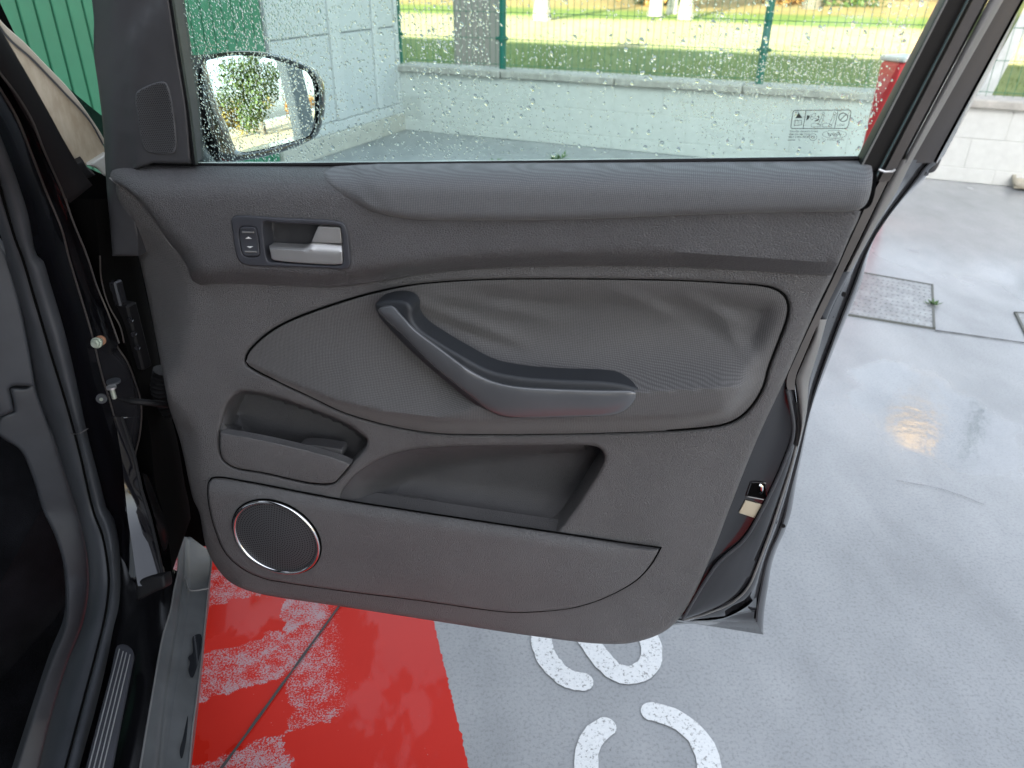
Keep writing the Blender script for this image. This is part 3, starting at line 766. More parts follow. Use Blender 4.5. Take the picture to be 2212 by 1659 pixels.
# unseen hall added behind the camera to keep yard and near lawn in shade
hm = plain('pale_grey_hall_cladding', (.30, .31, .32), .5, var=.05); hd = plain('hall_roof_edge', (.2, .2, .21), .5)
HM = -8.6; HH = 10.3
root = empty('shade_hall', M_ * HM); tag(root, 'long pale grey hall, added unseen to shade the yard, behind the viewer', 'building')
hx = W_ * -12
mb = MB(); mb.box(M_ * (HM - 4) + hx + Z3 * HH / 2, W_, M_, Z3, 16.5, 4, HH / 2); mb.build('walls', hm, root)
mb = MB(); mb.box(M_ * (HM - 4) + hx + Z3 * (HH + .1), W_, M_, Z3, 16.7, 4.2, .1, .02); mb.build('roof', hd, root)
dr = plain('hall_door_grey', (.25, .27, .29), .5)
for i in range(5):
    mb = MB(); mb.box(M_ * (HM + .03) + W_ * (-20 + i * 5.6) + Z3 * 1.9, W_, M_, Z3, 1.9, .04, 1.9, .01); mb.build('door', dr, root)
mb = MB(); cb = np.array([4.7, 2.05, 0]); mb.box(cb + Z3 * 1.6, W_, M_, Z3, .16, .16, 1.6, .02); o = mb.build('canopy_column', plain('grey_canopy_column', (.22, .24, .25), .6, var=.1), origin=cb); tag(o, 'grey square column seen reflected in the door mirror', 'column')
sand = plain('sandy_yard', (.40, .33, .22), .9, grain=30, bumpd=.02, var=.15)
P = [W_ * 5.0 + M_ * -30, W_ * 70 + M_ * -40, W_ * 70 + M_ * 70, W_ * 14.6 + M_ * 70, W_ * 14.6 + M_ * 6.3, W_ * 5.4 + M_ * 6.3]
o = sheet('sandy_ground', [tuple(q) for q in P], .004, sand); tag(o, 'sunlit sandy ground seen in the door mirror', kind='structure')
# ================================================================== THE CAR: OPEN FRONT DOOR
DS = np.array([.9823, -.1872, 0]); DS /= np.linalg.norm(DS); DN = np.array([DS[1], -DS[0], 0])   # along the door to its rear, and towards us
DO = np.array([-.55, .993, 0.0])
DF = Frame(DO, DS, Z3, DN)
car = empty('car', (-.95, .75, 0)); tag(car, 'glossy black car with its front door wide open, dark grey door trim facing us', 'car')
DA = math.atan2(DS[1], DS[0]); Cw = np.linalg.inv(wm(car)); dloc = (Cw @ np.r_[DO, 1])[:3]
door = empty('front_door', dloc, DA, car); trim = empty('door_trim', dloc, DA, car)
D = lambda pts, off: DF.un(pts, off)

arm = [(530, 781), (534, 765), (554, 741), (588, 714), (638, 688), (743, 651), (818, 630), (902, 614), (1037, 604), (1171, 602), (1339, 603), (1477, 606), (1570, 611), (1637, 616), (1670, 623), (1693, 637), (1703, 658), (1700, 690), (1683, 736), (1660, 797), (1650, 834), (1630, 870), (1603, 899), (1570, 916), (1519, 925), (1469, 929), (1305, 935), (1138, 938), (1037, 938), (936, 935), (835, 918), (734, 888), (672, 858), (605, 827), (554, 802), (534, 789)]
base_out = [(300, 372), (262, 380), (250, 403), (299, 553), (356, 832), (364, 875), (390, 956), (417, 1077), (430, 1106), (447, 1187), (477, 1238), (504, 1262), (554, 1281), (743, 1311), (936, 1341), (1144, 1373), (1305, 1391),
            (1373, 1387), (1440, 1361), (1482, 1315), (1541, 1190), (1573, 1106), (1635, 950), (1693, 825), (1771, 650), (1797, 598, 1), (1820, 540), (1860, 450), (1840, 372, 1), (1100, 380), (700, 380), (400, 378)]
pocket_s = [(474, 936), (480, 910), (491, 875), (504, 856), (524, 846), (571, 851), (672, 883), (743, 912), (775, 932), (793, 950), (788, 968), (758, 1003), (735, 1030), (715, 1045), (672, 1044), (571, 1022), (504, 1009), (481, 992), (474, 969)]
pocket_l = [(736, 1079), (755, 1040), (785, 1013), (835, 986), (886, 972), (970, 965), (1138, 962), (1272, 962), (1295, 968), (1306, 986), (1299, 1008), (1272, 1052), (1235, 1108), (1196, 1150), (1120, 1150), (909, 1118)]
xc_y = [360, 390, 553, 620, 704, 781, 832, 862, 933, 1023, 1106, 1160, 1215, 1250]; xc_x = [225, 240, 391, 417, 417, 396, 363, 374, 435, 437, 447, 457, 490, 520]
def base_disp(px, py, d):
    xc = np.interp(py, xc_y, xc_x); e = np.clip(xc - px, 0, 400)
    s = -(np.sqrt(e * e + 36) - 6) * .00062 * .8
    # soft ridge above the armrest insert and slope of the lower right face
    s += .004 * np.exp(-((py - 600) / 22) ** 2) * (px > 430)
    s -= .012 * sstep((px - 1180) / 330) * sstep((py - 1090) / 170)
    s -= .010 * sstep((py - 1255 - (px - 500) * .06) / 120)
    return s
panel('base_panel', base_out, DF, 0.0, trim, MT['trim'], .04, .007, .013, base_disp, [pocket_s, pocket_l, arm], .075)

# door pockets
def pocket_s_disp(px, py, d):
    xl = np.interp(py, [840, 860, 880, 936, 990], [520, 503, 490, 475, 474])
    w = np.interp(py, [845, 930], [18, 40])
    up = np.interp(px, [520, 571, 672, 743, 793], [846, 851, 883, 912, 948])
    k = np.minimum(sstep((px - xl) / w), np.clip((py - up + 2) / 5, 0, 1))
    nub = .022 * np.exp(-((px - 505) / 16) ** 2) * sstep((py - 918) / 8)
    flo = .02 * sstep((py - (930 + (px - 500) * .2)) / 60)
    return -.052 * k + nub + flo * k
panel('small_pocket', pocket_s, DF, -.004, trim, MT['pocket'], .01, 0, .006, pocket_s_disp)
def pocket_l_disp(px, py, d):
    q = np.stack([px, py], 1); L = open_spline(pocket_l[:8], 40); dl = seg_dist(q, L[:-1], L[1:])
    top = np.interp(px, [800, 970, 1138, 1290], [1000, 965, 962, 966]); tw = np.interp(px, [760, 900, 1100, 1250], [130, 60, 26, 12])
    k = np.maximum(sstep(dl / tw), sstep((px - 1245) / 30))
    r = np.interp(py, [962, 986, 1008, 1052, 1108, 1150], [1297, 1306, 1299, 1272, 1235, 1196])
    flo = .035 * sstep((py - (1015 + (px - 760) * .10)) / 95)
    return -.066 * k + flo * k
panel('long_pocket', pocket_l, DF, -.004, trim, MT['pocket'], .01, 0, .009, pocket_l_disp)
flap = [(476, 934, 1), (537, 944), (638, 966), (736, 993), (757, 1003, 1), (735, 1029), (724, 1041), (710, 1044), (672, 1043), (571, 1021), (504, 1008), (482, 991), (476, 969)]
panel('pocket_flap', flap, DF, .006, trim, MT['trim'], .012, .0035, .01, lambda px, py, d: -.004 * sstep((py - 960 - (px - 480) * .18) / 60))
panel('pocket_lip', [(690, 984), (640, 972), (650, 962), (725, 968), (739, 972), (736, 990)], DF, -.012, trim, MT['pocket'], .02, .002, .008)

# lower panel with the loudspeaker
lower = [(450, 1050), (456, 1034), (470, 1031), (537, 1041), (672, 1067), (743, 1080), (909, 1106), (1195, 1149), (1340, 1171), (1428, 1183, 1), (1406, 1220), (1373, 1254), (1305, 1291), (1238, 1312), (1171, 1320), (1104, 1322), (1037, 1315), (902, 1296), (734, 1275), (605, 1256), (571, 1249), (526, 1229), (489, 1196), (466, 1146), (452, 1090)]
def lower_disp(px, py, d):
    top = np.interp(px, [450, 537, 743, 909, 1195, 1428], [1031, 1041, 1080, 1106, 1149, 1183]); e = py - top
    lip = -.014 * np.clip(1 - e / np.interp(px, [450, 700, 1300, 1428], [34, 30, 24, 6]), 0, 1) ** 1.6
    return lip - .010 * sstep((px - 1250) / 170) - .006 * sstep((py - 1240) / 80)
panel('speaker_panel', lower, DF, .014, trim, MT['trim'], .03, .004, .010, lower_disp)
tube('panel_groove', D(closed_spline(lower, 8), .0025), .0013, trim, MT['hole'], 6, True)
tube('flap_groove', D(closed_spline(flap, 8), .0005)[:], .0009, trim, MT['hole'], 6, True)
ctr = D([(597, 1162)], .016)[0]; rr = np.linalg.norm(D([(690, 1190)], .016)[0] - D([(504, 1134)], .016)[0]) / 2
circ = lambda r, o, n=72: np.array([ctr + DS * r * math.cos(t) + Z3 * r * math.sin(t) + DN * o for t in np.linspace(0, 2 * math.pi, n, endpoint=False)])
tube('speaker_ring', circ(rr * .975, .001), .0032, trim, MT['chrome'], 10, True)
tube('speaker_ring_gap', circ(rr * 1.02, -.001), .0018, trim, MT['hole'], 6, True)
V = [ctr + DN * .0035]; Fc = []; RN = 12
for i in range(1, RN + 1):
    r = rr * .95 * i / RN; V += list(circ(r, .0035 - .004 * (i / RN) ** 2, 64))
for k in range(64): Fc.append((0, 1 + k, 1 + (k + 1) % 64))
for i in range(RN - 1):
    for k in range(64): a = 1 + i * 64; Fc.append((a + k, a + 64 + k, a + 64 + (k + 1) % 64, a + (k + 1) % 64))
mesh_obj('speaker_grille', V, Fc, MT['grille'], trim)
def holes(name, cs, r, parent, out=.0004, seg=6):
    V = []; Fc = []
    for c in cs:
        k = len(V); V += [c + DN * out + (DS * math.cos(t) + Z3 * math.sin(t)) * r for t in np.linspace(0, 2 * math.pi, seg, endpoint=False)]; Fc.append(tuple(range(k, k + seg)))
    o = mesh_obj(name, V, Fc, MT['hole'], parent, smooth=False); o['kind'] = 'stuff'; return o
cs = [ctr + DN * .0035]
for i in range(1, 17):
    r = rr * .90 * i / 16; n = 6 * i
    for k in range(n):
        t = 2 * math.pi * (k + .33 * i) / n; cs.append(ctr + (DS * math.cos(t) + Z3 * math.sin(t)) * r + DN * (.0035 - .004 * (r / rr / .95) ** 2))
holes('speaker_holes', cs, rr * .90 / 16 * .26, trim)

# upper trim roll, fabric topped belt
upper = [(302, 354), (269, 355), (244, 366), (238, 378, 1), (240, 388), (269, 406), (309, 443), (339, 484), (366, 524), (391, 553), (406, 580), (416, 608), (424, 618, 1), (453, 614), (504, 612), (605, 616), (700, 620), (743, 618), (818, 609), (953, 587), (1137, 576), (1305, 574), (1477, 577), (1637, 586), (1771, 594), (1796, 595, 1), (1807, 578), (1818, 553), (1840, 500), (1860, 450), (1876, 410), (1865, 356, 1), (1477, 358), (1000, 364), (735, 362), (600, 360), (430, 358), (330, 356)]
def upper_disp(px, py, d):
    t = np.clip((430 - py) / 74, 0, 1); s = -.052 * t ** 2.2
    e = np.interp(py, xc_y, xc_x); s -= .018 * np.clip((e + 40 - px) / 40, 0, 1) ** 2
    yb = np.interp(px, [424, 504, 700, 953, 1137, 1305, 1477, 1637, 1796], [618, 612, 620, 587, 576, 574, 577, 586, 595])
    s -= .020 * sstep((py - yb + 32) / 30); return s
tube('trim_piping', D(open_spline([(237, 384), (252, 397), (269, 408), (309, 445), (339, 486), (366, 526), (391, 555), (406, 582), (415, 608)], 40), -.002), .0012, trim, MT['rubber'], 6)
bez = [(500, 473), (507, 467), (523, 466), (607, 471), (727, 478), (742, 483), (749, 494), (756, 553), (756, 574), (745, 582), (706, 580), (593, 576), (530, 572), (516, 563), (509, 542), (502, 497)]
cav = [(570, 480), (607, 482), (720, 487), (733, 489), (737, 497), (741, 560), (739, 571), (730, 574), (593, 567), (582, 566), (576, 558), (572, 532), (568, 490)]
swb = [(520, 491), (550, 491), (554, 495), (561, 549), (558, 553), (529, 553), (524, 549), (517, 495)]
panel('upper_trim', upper, DF, .030, trim, MT['upper'], .008, .004, .010, upper_disp, [[(x + (4 if x < 620 else -4), y + (4 if y < 530 else -4)) for x, y in bez]], .05)
panel('release_bezel', bez, DF, .0335, trim, MT['bezel'], .02, .0022, .006, None, [cav, swb], .03)
panel('release_cavity', [(566, 478), (738, 485), (744, 574), (576, 569)], DF, .006, trim, MT['smooth'], .004, 0, .008, lambda px, py, d: .010 * np.clip((590 - px) / 22, 0, 1) + .003 * np.exp(-((px - 603) / 4) ** 2))
lever = [(581, 531, 1), (656, 534), (663, 532), (668, 528), (674, 525), (739, 529, 1), (740, 569, 1), (734, 571), (593, 562), (587, 559, 1)]
def lever_disp(px, py, d):
    yt = np.interp(px, [581, 656, 672, 740], [531, 534, 526, 529]); w = np.interp(px, [581, 655, 680, 740], [5, 7, 15, 15])
    return -.007 * np.clip(1 - (py - yt) / w, 0, 1)
panel('release_lever', lever, DF, .033, trim, MT['silver'], .014, .0012, .004, lever_disp, step=3)
panel('lock_button', [(687, 490, 1), (690, 489), (732, 491, 1), (735, 495), (739, 526, 1), (673, 523, 1), (680, 506)], DF, .029, trim, MT['silver'], .012, .0013, .004, step=3)
panel('window_switch', [(x + (.8 if x < 540 else -.8), y + (.8 if y < 520 else -.8)) for x, y in swb], DF, .0335, trim, MT['bezel'], .012, .0016, .004, lambda px, py, d: .0022 * (((py - 522) / 30) ** 2 - .3), step=3)
for y, x0, x1 in ((501.6, 523.2, 548.5), (543.6, 529.5, 554.8)):
    tube('switch_ridge', D([(x0, y), (x1, y + .3)], .0352), .0011, trim, MT['rubber'], 6)
for yy, xx, s in ((515.5, 536, -1), (532.5, 540, 1)):
    q = D([(xx - 6.5, yy), (xx + 6.5, yy + .3), (xx, yy + s * 3.6)], .0347); q2 = q - DN * .0008
    mesh_obj('switch_arrow', list(q) + list(q2), [(0, 1, 2), (3, 5, 4), (0, 3, 4, 1), (1, 4, 5, 2), (2, 5, 3, 0)], MT['whiteink'], trim, smooth=False)

belt = [(697, 376), (703, 367), (717, 361), (743, 358), (900, 357), (1138, 353), (1477, 349), (1700, 346), (1849, 344), (1869, 346), (1881, 355), (1885, 372), (1884, 396), (1879, 422), (1870, 442), (1857, 452), (1838, 456), (1704, 458), (1469, 465), (1305, 472), (1138, 476), (1003, 476), (902, 474), (835, 464), (778, 446), (734, 422), (706, 396)]
def belt_disp(px, py, d):
    t = np.clip((420 - py) / 72, 0, 1); lf = np.clip((px - 700) / 130, 0, 1)
    pucker = .0016 * np.exp(-((px - 790) / 40) ** 2) * np.sin((px - py) / 9)
    return -.060 * t ** 2.3 - .012 * (1 - sstep(lf)) + pucker - .006 * np.exp(-((py - 372) / 16) ** 2) * np.exp(-((px - 760) / 50) ** 2)
panel('belt_fabric', belt, DF, .041, trim, MT['fabric2'], .008, .010, .009, belt_disp)
panel('belt_groove', [(x + (9 if x > 1860 else (-5 if x < 760 else 0)), y + (4 if y > 400 else 2)) for x, y in belt], DF, .0285, trim, MT['hole'], .006, .0, .02, lambda px, py, d: -.056 * np.clip((430 - py) / 74, 0, 1) ** 2)

# armrest fabric insert
def arm_disp(px, py, d):
    yt = np.interp(px, [530, 588, 638, 743, 818, 902, 1037, 1171, 1477, 1637, 1700], [781, 714, 688, 651, 630, 614, 604, 602, 606, 616, 650])
    yb = np.interp(px, [530, 605, 734, 835, 936, 1037, 1305, 1469, 1570, 1640, 1700], [781, 827, 888, 918, 935, 938, 935, 929, 916, 860, 700])
    band = np.interp(px, [540, 650, 760, 900, 1050, 1700], [2, 14, 26, 34, 34, 34])
    yc = yb - band
    A = np.interp(px, [540, 640, 760, 1000, 1560, 1640, 1690], [.002, .018, .036, .052, .054, .036, .004])
    ledge = yc + (np.minimum(yc, np.interp(px, [900, 1000, 1100, 1390, 1660], [890, 880, 858, 846, 832])) - yc) * sstep((px - 900) / 180)
    t = np.clip((py - yt) / np.maximum(ledge - yt, 1), 0, 1); pw = np.interp(px, [560, 900, 1150], [1.3, 1.9, 3.6])
    s = A * t ** pw
    conc = np.interp(px, [640, 900, 1100, 1650], [0, .012, .026, .026]) * np.sin(math.pi * np.clip(t, 0, 1)) * (1 - t) ** .4
    s -= conc * np.clip(d / .03, 0, 1)
    s -= A * .95 * sstep((py - yc) / np.maximum(yb - yc, 1)) ** 1.2
    s = s * np.where(px > 1440, sstep(d / np.interp(px, [1440, 1620], [.004, .034])), 1)
    wr = .0048 * np.exp(-((py - 668 - (px - 1000) * .12) / 34) ** 2) * np.sin((px * .8 + py * 1.7) / 24) * np.exp(-((px - 1040) / 150) ** 2)
    wr += .0026 * np.sin(px / 41 + 1.3 * np.sin(py / 37)) * np.exp(-((py - 690) / 60) ** 2) * (px > 900)
    fold = lambda x0, y0, x1, y1, w, a: a * np.exp(-(((px - x0) * (y1 - y0) - (py - y0) * (x1 - x0)) / math.hypot(x1 - x0, y1 - y0) / w) ** 2) * np.exp(-((((px - x0) * (x1 - x0) + (py - y0) * (y1 - y0)) / math.hypot(x1 - x0, y1 - y0) ** 2 - .5) / .55) ** 4)
    wr = wr * .6 + fold(900, 655, 1120, 735, 13, .0045) + fold(960, 640, 1190, 690, 11, .0035) - fold(930, 690, 1110, 755, 12, .003) - fold(1000, 625, 1260, 668, 10, .0025) + fold(1330, 632, 1500, 690, 15, .005) + fold(1480, 640, 1600, 700, 14, .006) - fold(1420, 650, 1560, 730, 14, .004) + fold(1040, 790, 1200, 806, 8, .004) + fold(1560, 690, 1640, 800, 16, .004)
    return s + wr * np.clip(d / .02, 0, 1)
panel('armrest_fabric', arm, DF, -.001, trim, MT['fabric'], .02, .003, .0058, arm_disp)
gv = D(closed_spline(arm, 12), .0005); tube('armrest_piping', gv - DN * .002, .0016, trim, MT['hole'], 6, True)

# pull handle
grip = [(812, 655), (832, 648), (859, 646), (881, 651), (892, 664), (894, 687), (909, 708), (949, 736), (1003, 768), (1060, 797), (1121, 810), (1205, 817), (1305, 821), (1356, 829), (1383, 839), (1391, 849), (1386, 869), (1369, 889), (1339, 899), (1272, 902), (1171, 904), (1087, 902), (1054, 889), (1030, 876), (970, 829), (902, 771), (845, 714), (815, 676)]
gface = [(816, 668), (832, 661), (848, 661), (862, 675), (896, 711), (949, 751), (1020, 802), (1070, 825), (1121, 835), (1205, 840), (1305, 843), (1366, 844), (1376, 848, 1), (1372, 864), (1354, 885), (1327, 896), (1238, 901), (1102, 901), (1064, 891), (1020, 858), (936, 790), (869, 723), (832, 690)]
goff = lambda px: np.interp(px, [815, 880, 1000, 1120, 1380], [-.026, -.010, .0, .0, -.006])
panel('pull_handle', grip, DF, .056, trim, MT['grip'], .028, .009, .008, lambda px, py, d: goff(px))
panel('handle_cover', gface, DF, .0608, trim, MT['gripface'], .016, .003, .006, lambda px, py, d: goff(px) + .0022 * (1 - np.clip(1 - d / .014, 0, 1) ** 2) - .001)

# ---- window: sail panel with tweeter, channels, frame
sail = [(207, -60), (203, 50), (203, 118), (212, 185), (222, 269), (226, 336), (229, 390), (236, 470), (243, 553, 1), (300, 553, 1), (296, 490), (280, 420), (270, 380), (330, 352, 1), (413, 354, 1), (403, 235), (383, 111), (366, 0), (357, -60)]
def sail_disp(px, py, d):
    xr = np.interp(py, [-60, 10, 44, 84, 134, 200, 330, 420], [400, 336, 302, 279, 272, 274, 284, 300])
    return .010 * sstep((px - xr + 6) / 14) - .0005 * np.clip(250 - px, 0, 60)
panel('mirror_base_trim', sail, DF, -.012, door, MT['smooth'], .03, .004, .012, sail_disp)
tw = [(294, 202), (312, 188), (349, 176), (358, 179), (364, 190), (370, 212), (381, 318), (376, 330), (319, 328), (309, 316), (297, 252)]
panel('tweeter_grille', tw, DF, .001, door, MT['grille'], .004, .0015, .006, lambda px, py, d: -.002 * np.exp(-((px - 350) / 25) ** 2 - ((py - 250) / 60) ** 2))
hs_ = []
twp = closed_spline(tw, 5)
for j in range(40):
    for i in range(24):
        q = np.array([[288 + i * 4.25 + (j % 2) * 2.1 + j * .35, 178 + j * 3.9 + i * .25]])
        if inside(q, [twp])[0] and seg_dist(q, twp, np.roll(twp, -1, 0))[0] > 3: hs_.append(D(q, .0008)[0])
holes('tweeter_holes', hs_, .00078, door)
yy = np.linspace(-90, 356, 24)
xl = np.interp(yy, [-90, 0, 111, 235, 356], [350, 366, 383, 403, 417])
loft('glass_run_channel', [D(np.stack([xl - 1, yy], 1), -.004), D(np.stack([xl + 5, yy], 1), .0), D(np.stack([xl + 10, yy], 1), -.012), D(np.stack([xl + 13, yy], 1), -.034)], door, MT['velvet'])
loft('frame_front_rail', [D(open_spline([(330, -30), (372, -130), (500, -270), (690, -420)], 24), -.004), D(open_spline([(366, -20), (410, -120), (535, -255), (720, -390)], 24), -.012)], door, MT['cover'], .02, sub=4, bulge=.008)
loft('frame_top_rail', [D([(690, -420), (1500, -424), (2262, -420)], -.004), D([(700, -385), (1500, -388), (2215, -382)], -.012)], door, MT['cover'], .03, sub=4, bulge=.008)
tube('belt_seal', D(open_spline([(300, 352), (416, 356), (735, 355), (1138, 351), (1477, 347), (1855, 342)], 40), -.024), .0024, door, MT['velvet'], 8)
tube('glass_edge', D(open_spline([(417, 355), (735, 354.5), (1138, 350.5), (1477, 346.5), (1849, 341.5)], 40) - np.array([0, 3.2]), -.026), .0012, door, plain('pale_glass_edge', (.50, .62, .60), .15), 6)

# glass
glass_out = [(352, -60, 1), (417, 357, 1), (1000, 357), (1850, 348, 1), (1900, 240), (2035, -20), (2215, -385, 1), (720, -395, 1)]
def glass_mat():
    m, n, b = new_mat('tinted_window_glass'); N = NB(n); n.nodes.remove(b); out = n.nodes['Material Output']
    tr = N.node('ShaderNodeBsdfTransparent'); tr.inputs[0].default_value = (.76, .95, .92, 1)
    gl = N.node('ShaderNodeBsdfGlossy'); gl.inputs['Roughness'].default_value = .0
    fr = N.node('ShaderNodeFresnel'); fr.inputs[0].default_value = 1.5
    mx = N.node('ShaderNodeMixShader'); n.links.new(N.math('MULTIPLY', fr.outputs[0], 1.3), mx.inputs[0]); n.links.new(tr.outputs[0], mx.inputs[1]); n.links.new(gl.outputs[0], mx.inputs[2]); n.links.new(mx.outputs[0], out.inputs[0]); return m
MT['glass'] = glass_mat()
GO = -.030
c = closed_spline(glass_out, 40); Pg = D(c, GO); Vg = list(Pg); n = len(Vg)
mesh_obj('window_glass', Vg, [tuple(range(n))], MT['glass'], door, smooth=False)

# rain drops standing on the outside of the glass
def drop_mat():
    m, n, b = new_mat('water_drop'); N = NB(n); n.nodes.remove(b); g_ = N.node('ShaderNodeBsdfGlass'); g_.inputs['IOR'].default_value = 1.33; g_.inputs['Roughness'].default_value = 0
    n.links.new(g_.outputs[0], n.nodes['Material Output'].inputs[0]); return m
MT['drop'] = drop_mat()
gp = closed_spline(glass_out, 40); V = []; Fc = []
cells = {}
clusters = [(rng.uniform(900, 1950), rng.uniform(40, 300), rng.uniform(18, 40)) for _ in range(16)] + [(1190, 118, 30), (1830, 180, 60), (1760, 200, 60), (1700, 190, 60)]
cand = []
for _ in range(5200): cand.append((rng.uniform(390, 720), rng.uniform(-20, 352), 'a'))
for _ in range(2600): cand.append((rng.uniform(560, 1060), rng.uniform(-20, 345), 'b'))
for _ in range(2000): cand.append((rng.uniform(900, 2030), rng.uniform(-20, 335), 'c'))
for cx_, cy_, s in clusters:
    for _ in range(75): cand.append((rng.normal(cx_, s), rng.normal(cy_, s * .8), 'd'))
for _ in range(1500): cand.append((rng.uniform(1450, 1900), rng.uniform(130, 260), 'd'))
cand = [q for q in cand if q[1] < 352]
cp = np.array([q[:2] for q in cand]); ok = inside(cp, [gp]) & (seg_dist(cp, gp, np.roll(gp, -1, 0)) > 5)
occ = {}
for (x, y, k), good in zip(cand, ok):
    if not good: continue
    if k == 'a':
        if x > 560 and rng.random() > np.clip((740 - x) / 150, .1, 1): continue
        r = rng.uniform(.5, 1.0) if rng.random() < .5 else rng.uniform(1.0, 1.55)
    elif k == 'b': r = rng.uniform(.45, 1.3) if rng.random() < .92 else rng.uniform(1.5, 2.5)
    elif k == 'c': r = rng.uniform(.45, 1.2) if rng.random() < .86 else rng.uniform(1.5, 2.7)
    else: r = rng.uniform(.4, .95)
    r *= .001; rp = r / .00062
    ij = (int(x // 9), int(y // 9)); bad = False
    for a in (-1, 0, 1):
        for b_ in (-1, 0, 1):
            for (u, v, w) in occ.get((ij[0] + a, ij[1] + b_), ()):
                if (u - x) ** 2 + (v - y) ** 2 < (rp + w) ** 2 * 1.05: bad = True
    if bad: continue
    occ.setdefault(ij, []).append((x, y, rp))
    c = D([(x, y)], GO - .0004)[0]; sx = rng.uniform(.75, 1.1); sy = rng.uniform(.95, 1.5); ht = r * rng.uniform(.34, .55); tl = rng.normal(.25, .25)
    ux = DS * math.cos(tl) + Z3 * math.sin(tl); uy = Z3 * math.cos(tl) - DS * math.sin(tl)
    ph = rng.uniform(0, 6.28); am = rng.uniform(0, .22); k0 = len(V); seg = 9 if r > .0011 else 7
    prof = [(1.0, 0), (.93, .36), (.70, .74), (.36, .95)]
    for f, hgt in prof:
        for s in range(seg):
            t = 2 * math.pi * s / seg; q = 1 + am * math.cos(2 * t + ph) + am * .5 * math.cos(3 * t + 2 * ph)
            V.append(c + (ux * math.cos(t) * sx + uy * math.sin(t) * sy) * r * f * q - DN * ht * hgt - Z3 * r * .25 * hgt)
    V.append(c - DN * ht - Z3 * r * .3); ap = len(V) - 1
    for lv in range(3):
        for s in range(seg):
            a = k0 + lv * seg; Fc.append((a + s, a + (s + 1) % seg, a + seg + (s + 1) % seg, a + seg + s))
    for s in range(seg): Fc.append((k0 + 3 * seg + s, k0 + 3 * seg + (s + 1) % seg, ap))
    Fc.append(tuple(k0 + s for s in range(seg))[::-1])
o = mesh_obj('rain_drops', V, Fc, MT['drop'], door, sharp=60); o['kind'] = 'stuff'
import bmesh
bm = bmesh.new(); bm.from_mesh(o.data); bmesh.ops.recalc_face_normals(bm, faces=bm.faces); bm.to_mesh(o.data); bm.free()

# printed marks in the corner of the glass, seen from behind (mirrored)
IV = []; IF = []
zz = lambda x, y: (1641.6 + x * .1172, 207.4 + y * .1172)
def ink_line(pts, w=5.5, closed=False):
    w = w * 1.3
    P = np.array(pts, float); n = len(P); rngi = range(n if closed else n - 1)
    for i in rngi:
        a, b_ = P[i], P[(i + 1) % n]; d = b_ - a; L = np.linalg.norm(d)
        if L < 1e-6: continue
        d /= L; nn = np.array([-d[1], d[0]]) * w / 2; a = a - d * w * .35; b_ = b_ + d * w * .35; k = len(IV)
        IV.extend([zz(*(a + nn)), zz(*(b_ + nn)), zz(*(b_ - nn)), zz(*(a - nn))]); IF.append((k, k + 1, k + 2, k + 3))
def ink_fill(pts):
    k = len(IV); IV.extend([zz(*p) for p in pts]); IF.append(tuple(range(k, k + len(pts))))
def ell(cx_, cy_, a, b_, n=36): return [(cx_ + a * math.cos(t), cy_ + b_ * math.sin(t)) for t in np.linspace(0, 2 * math.pi, n, endpoint=False)]
def ink_text(s, xr, xl, ybase, hgt, shear=0, bold=0):
    """mirrored text: starts at xr on the right and runs to xl"""
    cu = bpy.data.curves.new('t', 'FONT'); cu.body = s; cu.size = 1; cu.resolution_u = 2; cu.offset = bold; cu.shear = shear
    ob = bpy.data.objects.new('t', cu); me = ob.to_mesh(); co = np.array([v.co[:2] for v in me.vertices]); fs = [tuple(p.vertices) for p in me.polygons]
    ob.to_mesh_clear(); bpy.data.objects.remove(ob); bpy.data.curves.remove(cu)
    w = co[:, 0].max(); sx = (xr - xl) / w; k = len(IV)
    for x, y in co: IV.append(zz(xr - x * sx, ybase - y * hgt / .7))
    IF.extend([tuple(i + k for i in f) for f in fs])
ink_line([(640, 265), (1640, 258), (1665, 268), (1680, 300), (1630, 540), (1610, 580), (1570, 600), (600, 600), (575, 590), (570, 555), (605, 320), (617, 285)], 10, True)
ink_line([(850, 268), (795, 598)], 9); ink_line([(1440, 262), (1375, 598)], 9)
ink_line(ell(1535, 392, 82, 76), 11, True); ink_line([(1480, 447), (1590, 335)], 11); ink_text('NO', 1560, 1455, 556, 46)
ink_fill([(715, 305), (650, 410), (785, 408)]); ink_line([(640, 450), (765, 446), (770, 530), (705, 540), (630, 545)], 7, True); ink_line([(702, 455), (702, 535)], 6); ink_line([(655, 470), (655, 525)], 5); ink_line([(735, 468), (740, 520)], 5)
ink_fill([(868, 352), (912, 362), (920, 385), (895, 425), (852, 455)])
ink_line([(935, 380), (960, 345), (1010, 320), (1035, 325), (1000, 380), (970, 440), (945, 440), (930, 410)], 5, True); ink_line([(945, 385), (975, 380)], 6)
ink_fill([(1070, 395), (1060, 375), (1075, 365), (1095, 380), (1100, 400), (1085, 405)]); ink_fill([(1000, 460), (1040, 440), (1075, 420), (1100, 425), (1070, 455), (1020, 470)]); ink_line([(1045, 420), (1010, 410)], 8)
for dx in (0, 205):
    ink_line([(1160 + dx, 295), (1178 + dx, 290), (1190 + dx, 310), (1180 + dx, 345), (1155 + dx, 345), (1145 + dx, 330)], 5, True)
    ink_line([(1150 + dx, 348), (1182 + dx, 348), (1160 + dx, 440), (1115 + dx, 545), (1070 + dx, 520), (1118 + dx, 430)], 5, True)
    ink_line([(955 + dx, 510), (1000 + dx, 498), (1085 + dx, 515), (1120 + dx, 535), (1112 + dx, 570), (945 + dx, 570), (945 + dx, 535)], 5, True)
ink_line(ell(1375, 705, 222, 73), 5, True); ink_text('Ford', 1500, 1240, 742, 78, .35, .012)
ink_text('6V41 S29410 C*', 1552, 1152, 822, 34)
